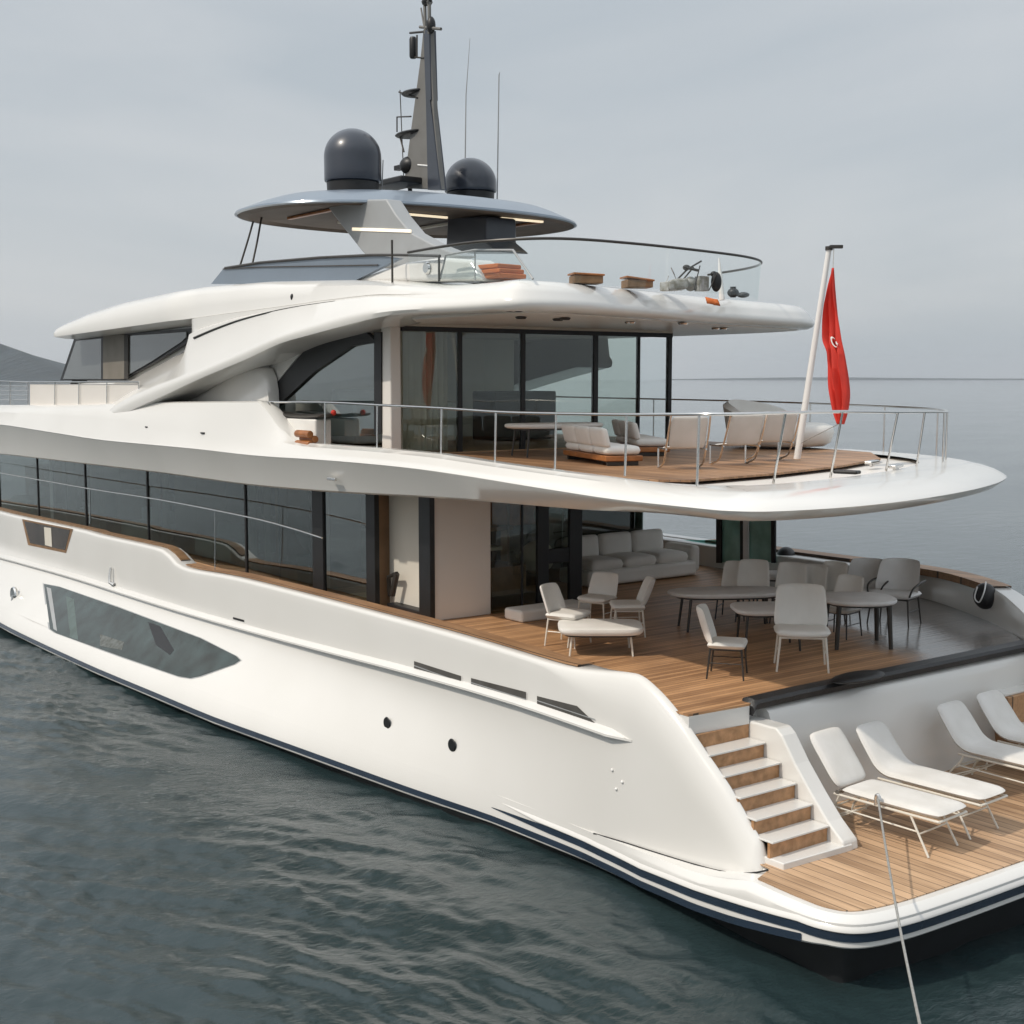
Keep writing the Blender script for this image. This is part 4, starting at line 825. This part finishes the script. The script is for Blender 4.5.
# chairs ------------------------------------------------------------
def make_chair(name, label, legmat, fab='fabric', loc=(0, 0, 0), rz=0, sc=1, group='white chairs on the aft deck', arms=False, w=.56, bh=.5, cat='chair'):
    """faces local +X; seat height .45"""
    t_ = thing(name, label, cat, loc, rz, group, sc)
    MB().pad(w, .52, .09, lambda x, y, z: (y, x, z+.45+.02*(2*x/w)**2)).build('seat', fab, t_, 60)
    def bk(x, y, z):
        v = (y+bh/2)/bh; return (-.26 - .16*v - .0 + z + .10*(2*x/w)**2*(1 if not arms else 2.2), x*(1-.12*v), .47 + y + bh/2)
    MB().pad(w, bh, .06, bk).build('backrest', fab, t_, 60)
    for sx in (-1, 1):
        for sy in (-1, 1):
            MB().tube([(sx*.21, sy*w*.40, .42), (sx*.25, sy*w*.46, 0)], [.016, .012], 8).build('leg', legmat, t_)
    MB().tube([(-.21, -w*.4, .405), (.21, -w*.4, .405), (.21, w*.4, .405), (-.21, w*.4, .405), (-.21, -w*.4, .405)], .012, 6).tube([(-.225, -w*.42, .22), (.225, -w*.42, .22)], .008, 6).tube([(-.225, w*.42, .22), (.225, w*.42, .22)], .008, 6).build('seat_frame', legmat, t_)
    if arms:
        for sy in (-1, 1):
            MB().tube(cham([(-.30, sy*w*.5, .66), (.0, sy*(w*.52), .64), (.2, sy*(w*.5), .58), (.25, sy*w*.46, .46)], 4), .016, 6).build('armrest', legmat, t_)
    return t_
def D(x, y): q = PZ(x, y, 2.351); return (q[0], q[1], q[2])
FACE = {'left': R(143+90), 'right': R(143-90+180+180), 'toward': R(143+180), 'away': R(143)}
c1 = make_chair('deck_chair', 'white chair with dark legs at front of the dining group facing the stern', 'darktube', loc=D(727, 676), rz=R(38), sc=.98)
c2 = make_chair('deck_chair', 'large upright white chair with thin pale legs nearest the black transom cap', 'paintedtube', loc=D(801, 668), rz=R(-45), sc=1.15, w=.66)
c3 = make_chair('deck_armchair', 'big rounded grey-white armchair with dark legs nearest the starboard bulwark', 'darktube', 'greyfab', loc=D(894, 623), rz=R(-75), sc=1.06, arms=True, w=.72, cat='armchair')
for (x, y, rz, sc, lb, src) in ((864, 618, -70, 1.0, 'grey-white chair right beside the big rounded armchair, on its left', c3),
                            (840, 636, -80, .95, 'pale chair tucked behind the round table with thick dark legs', c1),
                            (733, 618, -60, .95, 'leftmost pale chair behind the long oval white table', c1),
                            (752, 620, -50, 1.0, 'second pale chair behind the long oval white table', c1),
                            (788, 622, -60, .98, 'left chair of the trio near the black ball fender', c1),
                            (806, 622, -75, .95, 'middle chair of the trio near the black ball fender', c1),
                            (823, 622, -85, 1.0, 'right chair of the trio near the black ball fender', c1)):
    dup(src, D(x, y), R(rz), lb, sc)
l1 = make_chair('lounge_chair', 'white lounge chair with thin steel legs, left of the low white table', 'paintedtube', loc=D(568, 644), rz=R(25), sc=1.0, w=.62, bh=.42, group='white lounge chairs by the port bulwark')
dup(l1, D(627, 634), R(-125), 'white lounge chair on the right behind the low white table', 1.0)
dup(l1, D(597, 623), R(-70), 'white lounge chair in the middle, farthest behind the low white table', .9)
# tables
def make_table(name, label, loc, rz, a, b_, hgt, legmat, lr, topm='fabric', n=2.6, th=.075, group=None):
    t_ = thing(name, label, 'table', loc, rz, group)
    def rg(s, z): return [(s*a*math.copysign(abs(math.cos(k*math.pi/24))**(2/n), math.cos(k*math.pi/24)), s*b_*math.copysign(abs(math.sin(k*math.pi/24))**(2/n), math.sin(k*math.pi/24)), z) for k in range(48)]
    MB().rings([rg(.94, hgt-th), rg(.99, hgt-th*.7), rg(1, hgt-th*.35), rg(.985, hgt-.008), rg(.95, hgt)]).build('table_top', topm, t_, 40)
    MB().rings([rg(.86, hgt-th-.03), rg(.86, hgt-th+.002)]).build('table_apron', 'darktube', t_, 30)
    for sx in (-1, 1):
        for sy in (-1, 1): MB().tube([(sx*a*.68, sy*b_*.62, hgt-th), (sx*a*.74, sy*b_*.7, 0)], [lr, lr*.8], 8).build('leg', legmat, t_)
    return t_
make_table('coffee_table', 'low white rounded table with thin steel legs by the port bulwark', D(600, 652), R(53), .62, .45, .42, 'paintedtube', .018, n=5, th=.10)
make_table('dining_table', 'long oval white table with dark legs at left of the dining group', D(727, 628), R(60), .98, .42, .62, 'darktube', .025, 'greyfab')
make_table('dining_table', 'white topped table with dark rim in the middle of the dining group', D(768, 647), R(55), .55, .45, .62, 'darktube', .022, 'greyfab', n=4)
make_table('dining_table', 'round white table with thick dark legs at right of the dining group', D(857, 645), R(55), .55, .5, .74, 'darktube', .04, 'greyfab')
make_table('side_table', 'small white side table behind the dining group', D(772, 608), R(50), .4, .35, .62, 'darktube', .02, 'greyfab')
# white sofa by the bulkhead and low plinth at the doors
sf = thing('outdoor_sofa', 'long white upholstered sofa by the glass on the aft deck', 'sofa', (-19.85, 17.85, 2.352), 0)
for k in range(3):
    MB().pad(.86, .8, .22, lambda x, y, z, k=k: (y+.02, x-.9+k*.88, z+.40)).build('seat_cushion', 'fabric', sf, 60)
    MB().pad(.86, .46, .2, lambda x, y, z, k=k: (-.42+z-.1*y, x-.9+k*.88, y+.68)).build('back_cushion', 'fabric', sf, 60)
MB().box((0, 0, .17), (.95, 2.9, .30)).build('sofa_base', 'fabric', sf, 30, .08, seg=3)
MB().box((-.1, 1.55, .33), (.9, .25, .55)).build('armrest', 'fabric', sf, 30, .1, seg=3)
pl = MB().box((-17.55, 13.95, 2.45), (.5, 1.5, .2)).build('doorstep_bench', 'fabric', None, 30, .05, seg=3)
tag(pl, 'low white padded step in front of the aft glass doors', 'bench')
# fenders
f1 = MB().ell(PY(786, 557, 20.7), (.2, .2, .21), 24, 14).build('ball_fender', 'rubber', None)
tag(f1, 'black ball fender standing beside the dark green windbreak', 'fender', 'black ball fenders')
fq = PY(985, 596, 19.45); f2 = MB().ell(fq, (.2, .16, .22), 24, 14).build('ball_fender', 'rubber', None)
tag(f2, 'black ball fender hanging inside the white starboard bulwark', 'fender', 'black ball fenders')
MB().tube(cham([fq+(.02, -.02, .24), fq+(.1, -.18, .1), fq+(.03, -.2, -.08), fq+(-.08, -.17, -.02), fq+(-.06, -.13, .16)], 4), .012, 6).build('lanyard', 'pole', f2)

# sun loungers ------------------------------------------------------
def chaise_fn(hinge, ang, soft):
    """y along (0 foot end .. negative to head); bends up behind the hinge"""
    def fn(x, y, z):
        s = hinge - y          # distance behind the hinge
        if soft:
            r_ = .35; th = ang
            if s <= -r_*0: a = 0
            if s <= 0: return (y, x, z)
            arc = r_*th
            if s < arc: a = s/r_; return (hinge - r_*math.sin(a) + z*math.sin(a), x, r_*(1-math.cos(a)) + z*math.cos(a))
            e = s-arc; return (hinge - r_*math.sin(th) - e*math.cos(th) + z*math.sin(th), x, r_*(1-math.cos(th)) + e*math.sin(th) + z*math.cos(th))
        return (y, x, z)
    return fn
def make_lounger(name, label, loc, rz, split, ang=R(52), grp='sun loungers on the swim platform'):
    t_ = thing(name, label, 'sun lounger', loc, rz, grp); w = .66; H = .47
    if split:
        MB().pad(w, 1.36, .085, lambda x, y, z: (y+.27, x, z+H+.04)).build('seat', 'sling', t_, 60)
        MB().pad(w, .74, .085, lambda x, y, z: (-.44-(y+.37)*math.cos(ang)+z*math.sin(ang), x, H+.05+(y+.37)*math.sin(ang)+z*math.cos(ang)), .5).build('backrest', 'sling', t_, 60)
        MB().tube([(-.45, -w*.46, H), (-.45, w*.46, H)], .03, 8).build('hinge', 'steel', t_)
    else:
        f_ = chaise_fn(-.30, ang, True)
        MB().pad(w, 2.06, .085, lambda x, y, z: tuple(np.array(f_(x, y-.08, z)) + (0, 0, H+.04)), .4, 13, 41).build('seat', 'sling', t_, 60)
    for sy in (-1, 1):
        yy = sy*w*.44
        MB().tube([(.55, yy, H-.02), (.82, yy*1.06, 0)], .014, 8).build('leg', 'paintedtube', t_)
        MB().tube(cham([(-.42, yy, H-.02), (-.48, yy, .32), (-.62, yy*1.04, .16), (-.66, yy*1.06, 0)], 3), .014, 8).build('leg', 'paintedtube', t_)
        MB().tube([(-.5, yy, H-.03), (.93, yy, H-.03)], .016, 8).tube([(-.5, yy, .28), (.67, yy, .26)], .011, 6).tube([(-.6, yy, .12), (-.25, yy*.6, .27)], .011, 6).build('side_rail', 'paintedtube', t_)
    for pts_, r_ in (([(.93, -w*.44, H-.03), (.93, w*.44, H-.03)], .016), ([(.68, -w*.45, .24), (.68, w*.45, .24)], .011), ([(-.52, -w*.45, .27), (-.52, w*.45, .27)], .011), ([(-.64, -w*.46, .05), (-.25, 0, .26), (-.64, w*.46, .05)], .011)):
        MB().tube(pts_, r_, 8).build('cross_bar', 'paintedtube', t_)
    return t_
lg = make_lounger('sun_lounger', 'sun lounger with separate back cushion right beside the stern stairs', (-9.88, 13.02, .886), R(4), True)
lg2 = make_lounger('sun_lounger', 'second white sun lounger from the stern stairs, one continuous curved pad', (-9.95, 13.95, .886), R(3), False)
dup(lg2, (-10.0, 15.72, .886), R(2), 'third sun lounger from the stairs, after the gap, cut by the photo edge')
dup(lg2, (-10.05, 16.7, .886), R(2), 'sun lounger farthest from the stairs, beside the starboard teak steps')
# mooring line with its hook
a = PY(878, 799, 12.66); b_ = PZ(922, 1034, 1.3)
rope = MB().tube([a + (b_-a)*s + np.array([0, 0, -.10*math.sin(math.pi*min(s, 1)) - 1.0*max(0, s-1)**2]) for s in np.linspace(0, 2.1, 30)], .013, 6).build('mooring_line', 'rope', None)
tag(rope, 'thin grey line hooked to the first sun lounger and running out over the stern', 'rope')
MB().tube(cham([a+(-.03, 0, -.08), a+(-.03, 0, .02), a+(.0, .0, .05), a+(.03, .0, .0)], 3), .02, 6).build('hook', 'steel', rope)

# upper deck furniture -----------------------------------------------
def U(x, y): q = PZ(x, y, 5.057); return (q[0], q[1], q[2])
def sling_chair(label, loc, rz):
    t_ = thing('sling_chair', label, 'chair', loc, rz, 'white sling chairs on the upper deck', .86)
    MB().pad(.62, .55, .035, lambda x, y, z: (y, x, z+.36-.08*y)).build('seat', 'sling', t_, 60)
    MB().pad(.62, .62, .035, lambda x, y, z: (-.28-(y+.31)*.38+z, x, .36+(y+.31)*.86)).build('backrest', 'sling', t_, 60)
    for s in (-1, 1):
        MB().tube(cham([(-.54, s*.33, .92), (-.4, s*.34, .6), (-.26, s*.34, .36), (-.1, s*.34, .12), (.2, s*.34, .02), (.3, s*.34, .0)], 4), .018, 6).tube([(-.28, s*.34, .34), (.3, s*.34, .34), (.3, s*.34, .0)], .016, 6).build('side_frame', 'steel', t_)
    return t_
s1 = sling_chair('white sling chair nearest the port corner of the upper railing', (-14.0, 13.6, 5.057), R(150))
dup(s1, (-14.2, 14.9, 5.057), R(158), 'middle white sling chair of the row on the upper deck', .86)
dup(s1, (-14.6, 16.1, 5.057), R(160), 'white sling chair closest to the flagpole foot', .86)
def low_sofa(label, loc, rz, ln):
    t_ = thing('deck_sofa', label, 'sofa', loc, rz, 'low white sofas on the upper deck', .84)
    MB().box((0, 0, .13), (.72, ln, .10)).build('sofa_base', 'orangewood', t_, 30, .02)
    for s in (-1, 1): MB().box((0, s*(ln/2-.1), .04), (.6, .08, .08)).build('leg', 'darktube', t_, 30, .01)
    n = max(2, round(ln/.75))
    for k in range(n):
        MB().pad(.7, ln/n-.02, .16, lambda x, y, z, k=k: (x, y-ln/2+ln/n*(k+.5), z+.27)).build('seat_cushion', 'fabric', t_, 60)
        MB().pad(.36, ln/n-.02, .13, lambda x, y, z, k=k: (-.33+z-.25*x, y-ln/2+ln/n*(k+.5), .50+x)).build('back_cushion', 'fabric', t_, 60)
    return t_
low_sofa('long low white sofa on teak base along the port railing of the upper deck', (-15.9, 13.7, 5.057), R(70), 2.3)
low_sofa('low white sofa on teak base further inboard, before the upper glass doors', (-17.4, 15.9, 5.057), R(60), 2.2)
make_table('deck_table', 'long white topped table on the upper deck near the glass doors', (-17.7, 14.2, 5.057), R(80), .9, .4, .55, 'darktube', .02, 'fabric')
tt = thing('round_daybed', 'big rounded white daybed at the aft end of the upper deck', 'daybed', (-17.2, 19.3, 5.057), R(15))
MB().rings([[(s*1.0*math.cos(k*math.pi/20), s*.95*math.sin(k*math.pi/20), z) for k in range(40)] for s, z in ((.8, .05), (.92, .12), (.98, .3), (.95, .42), (.8, .47))]).build('mattress', 'fabric', tt, 60)
rr = []
for k in range(25):
    a = R(100 + 160*k/24); e = math.sin(math.pi*k/24)**.5
    rr.append([(.9*math.cos(a), .85*math.sin(a), .3), (1.05*math.cos(a), 1.0*math.sin(a), .35), (1.12*math.cos(a), 1.07*math.sin(a), .45+.38*e), (1.02*math.cos(a), .97*math.sin(a), .5+.4*e), (.88*math.cos(a), .83*math.sin(a), .42+.2*e)])
MB().rings(rr).build('backrest', 'fabric', tt, 60)
q = PY(304, 444, 11.38); o = MB()
for k in range(3): o.tube([(q[0]-.22, 11.36+.1*(k % 2), q[2]+.0+.09*k), (q[0]+.28, 11.36+.1*(k % 2), q[2]+.0+.09*k)], .07, 10)
tag(o.build('rope_bundle', 'orangewood', None, 50, .02), 'small orange brown bundle lying at the end of the white upper bulwark', 'bundle')
q = PY(308, 424, 11.95); sbd = thing('paddle_board', 'thin dark board lying on a white box behind the upper railing', 'board', (q[0]+.2, 12.35-.6, 5.057), R(0))
MB().pad(.4, 2.3, .06, lambda x, y, z: (y, x, z+.62+.04*y*y)).build('board', 'darktube', sbd, 60)
MB().box((0, 0, .30), (1.5, .34, .56)).build('box', 'fabric', sbd, 30, .04)
MB().ell((1.12, 0, .7), (.05, .05, .05)).build('board_tip', 'red', sbd)
# flybridge clutter --------------------------------------------------
zf = 7.755
def F_(x, y, Yv): q = PY(x, y, Yv); return q
q = F_(494, 281, 12.3); o = MB()
for k in range(3): o.box((q[0]+.03*k, q[1], q[2]+.05+.075*k), (1.0-.2*k, .5, .07), .06*k)
tag(o.build('folded_cushions', 'orange', None, 30, .02), 'stack of folded orange cushions behind the small curved screen', 'cushions')
for x, y, w_, lb in ((586, 284, .44, 'brown wooden crate lying in the middle behind the flybridge glass'), (637, 288, .42, 'brown wooden crate with sloping lid nearer the flybridge gear pile')):
    q = F_(x, y, 13.0 if x < 600 else 14.2); t_ = thing('wooden_crate', lb, 'crate', (q[0], q[1], zf), R(65), 'wooden crates on the flybridge')
    MB().box((0, 0, .06), (w_, .34, .12)).build('crate_body', 'brown', t_, 0, .015)
    MB().box((0, 0, .135), (w_+.04, .38, .03), 0, .12 if x > 600 else .04).build('crate_lid', 'orangewood', t_, 0, .01)
q = F_(692, 293, 15.5); t_ = thing('gear_pile', 'pile of clear wrapped and metal deck gear behind the flybridge glass', 'deck gear', (q[0], q[1], zf), R(60), None, .8)
MB().pad(.3, .42, .2, lambda x, y, z: (y-.3, x, z+.14+.1*y)).ell((-.02, .05, .16), (.14, .12, .15), 12, 8).box((.2, 0, .16), (.22, .2, .3), .4).box((-.52, .05, .1), (.2, .2, .18), .9).build('wrapped_bag', vary(mat('wrap_grey', (.42, .42, .41), .25), 9, .6), t_, 30, .03)
for k, (x, y, l_, a_) in enumerate(((-.45, -.1, .5, .5), (-.2, .1, .6, 2.2), (.0, -.15, .55, 1.2), (.2, .12, .5, 2.6), (.32, -.1, .45, .9), (-.6, .0, .35, 1.0))):
    MB().tube([(x, y, .02), (x+l_*.6*math.cos(a_), y, l_*.9*abs(math.sin(a_))+.05)], .012, 6).build('metal_rod', 'steel' if k % 2 else 'darktube', t_)
MB().ell((.5, .0, .2), (.11, .10, .2)).ell((.46, .05, .36), (.07, .07, .06)).build('black_canister', 'black', t_)
MB().tube([(-.5, 0, .05), (-.1, 0, .45), (.2, .05, .62)], .02, 6).tube([(-.35, .1, .02), (.05, .1, .5)], .018, 6).tube([(-.2, -.1, .48), (.12, -.05, .42)], .03, 6).ell((-.12, 0, .48), (.08, .06, .06)).build('folded_stand', 'darktube', t_)
p0 = PY(722, 300, 16.3); p1 = PY(719, 258, 16.3); o = MB().tube([p0, (p0*.5+p1*.5), p1], [.05, .04, .012], 10).build('flag_staff', 'pole', None)
tag(o, 'short white tapered staff at the aft edge of the flybridge', 'staff')
ro = []
for k in range(6):
    u = k/5; ro.append([PY(706 + 12*u + 2*v, 297 + 2.6*u + 6.5*v, 16.1) - (np.array([0, .0, 0]) if v < .5 else np.array([0, .02*math.sin(k*2), 0])) for v in (0, .5, 1)])
o = MB().grid(ro).build('orange_cloth', 'orange', None, 60); o.modifiers.new('solid', 'SOLIDIFY').thickness = .02
tag(o, 'small orange cloth hung over the white flybridge edge', 'cloth')
for x in (731, 738): 
    q = PY(x, 299, 16.9); 
q = PY(733, 299, 16.9); o = MB().ell((q[0], q[1], zf+.06), (.1, .1, .08)).tube([(q[0], q[1], zf-.02), (q[0], q[1], zf+.16)], .05, 8).ell((q[0]-.1, q[1]+.35, zf+.04), (.12, .1, .05)).build('deck_winch', 'black', None)
tag(o, 'small black winch at the aft tip of the flybridge', 'winch')

hz = MB().box((1000, 0, 70), (17600, 17600, 144)).build('haze', mat('haze_air'), None, 0); hz['kind'] = 'stuff'
ht = hz.data.materials[0].node_tree; ht.nodes.clear(); ho = ht.nodes.new('ShaderNodeOutputMaterial'); hv = ht.nodes.new('ShaderNodeVolumePrincipled')
hv.inputs['Color'].default_value = (.86, .90, .95, 1); hv.inputs["Density"].default_value = .00008; hv.inputs['Anisotropy'].default_value = .2
ht.links.new(hv.outputs['Volume'], ho.inputs['Volume'])
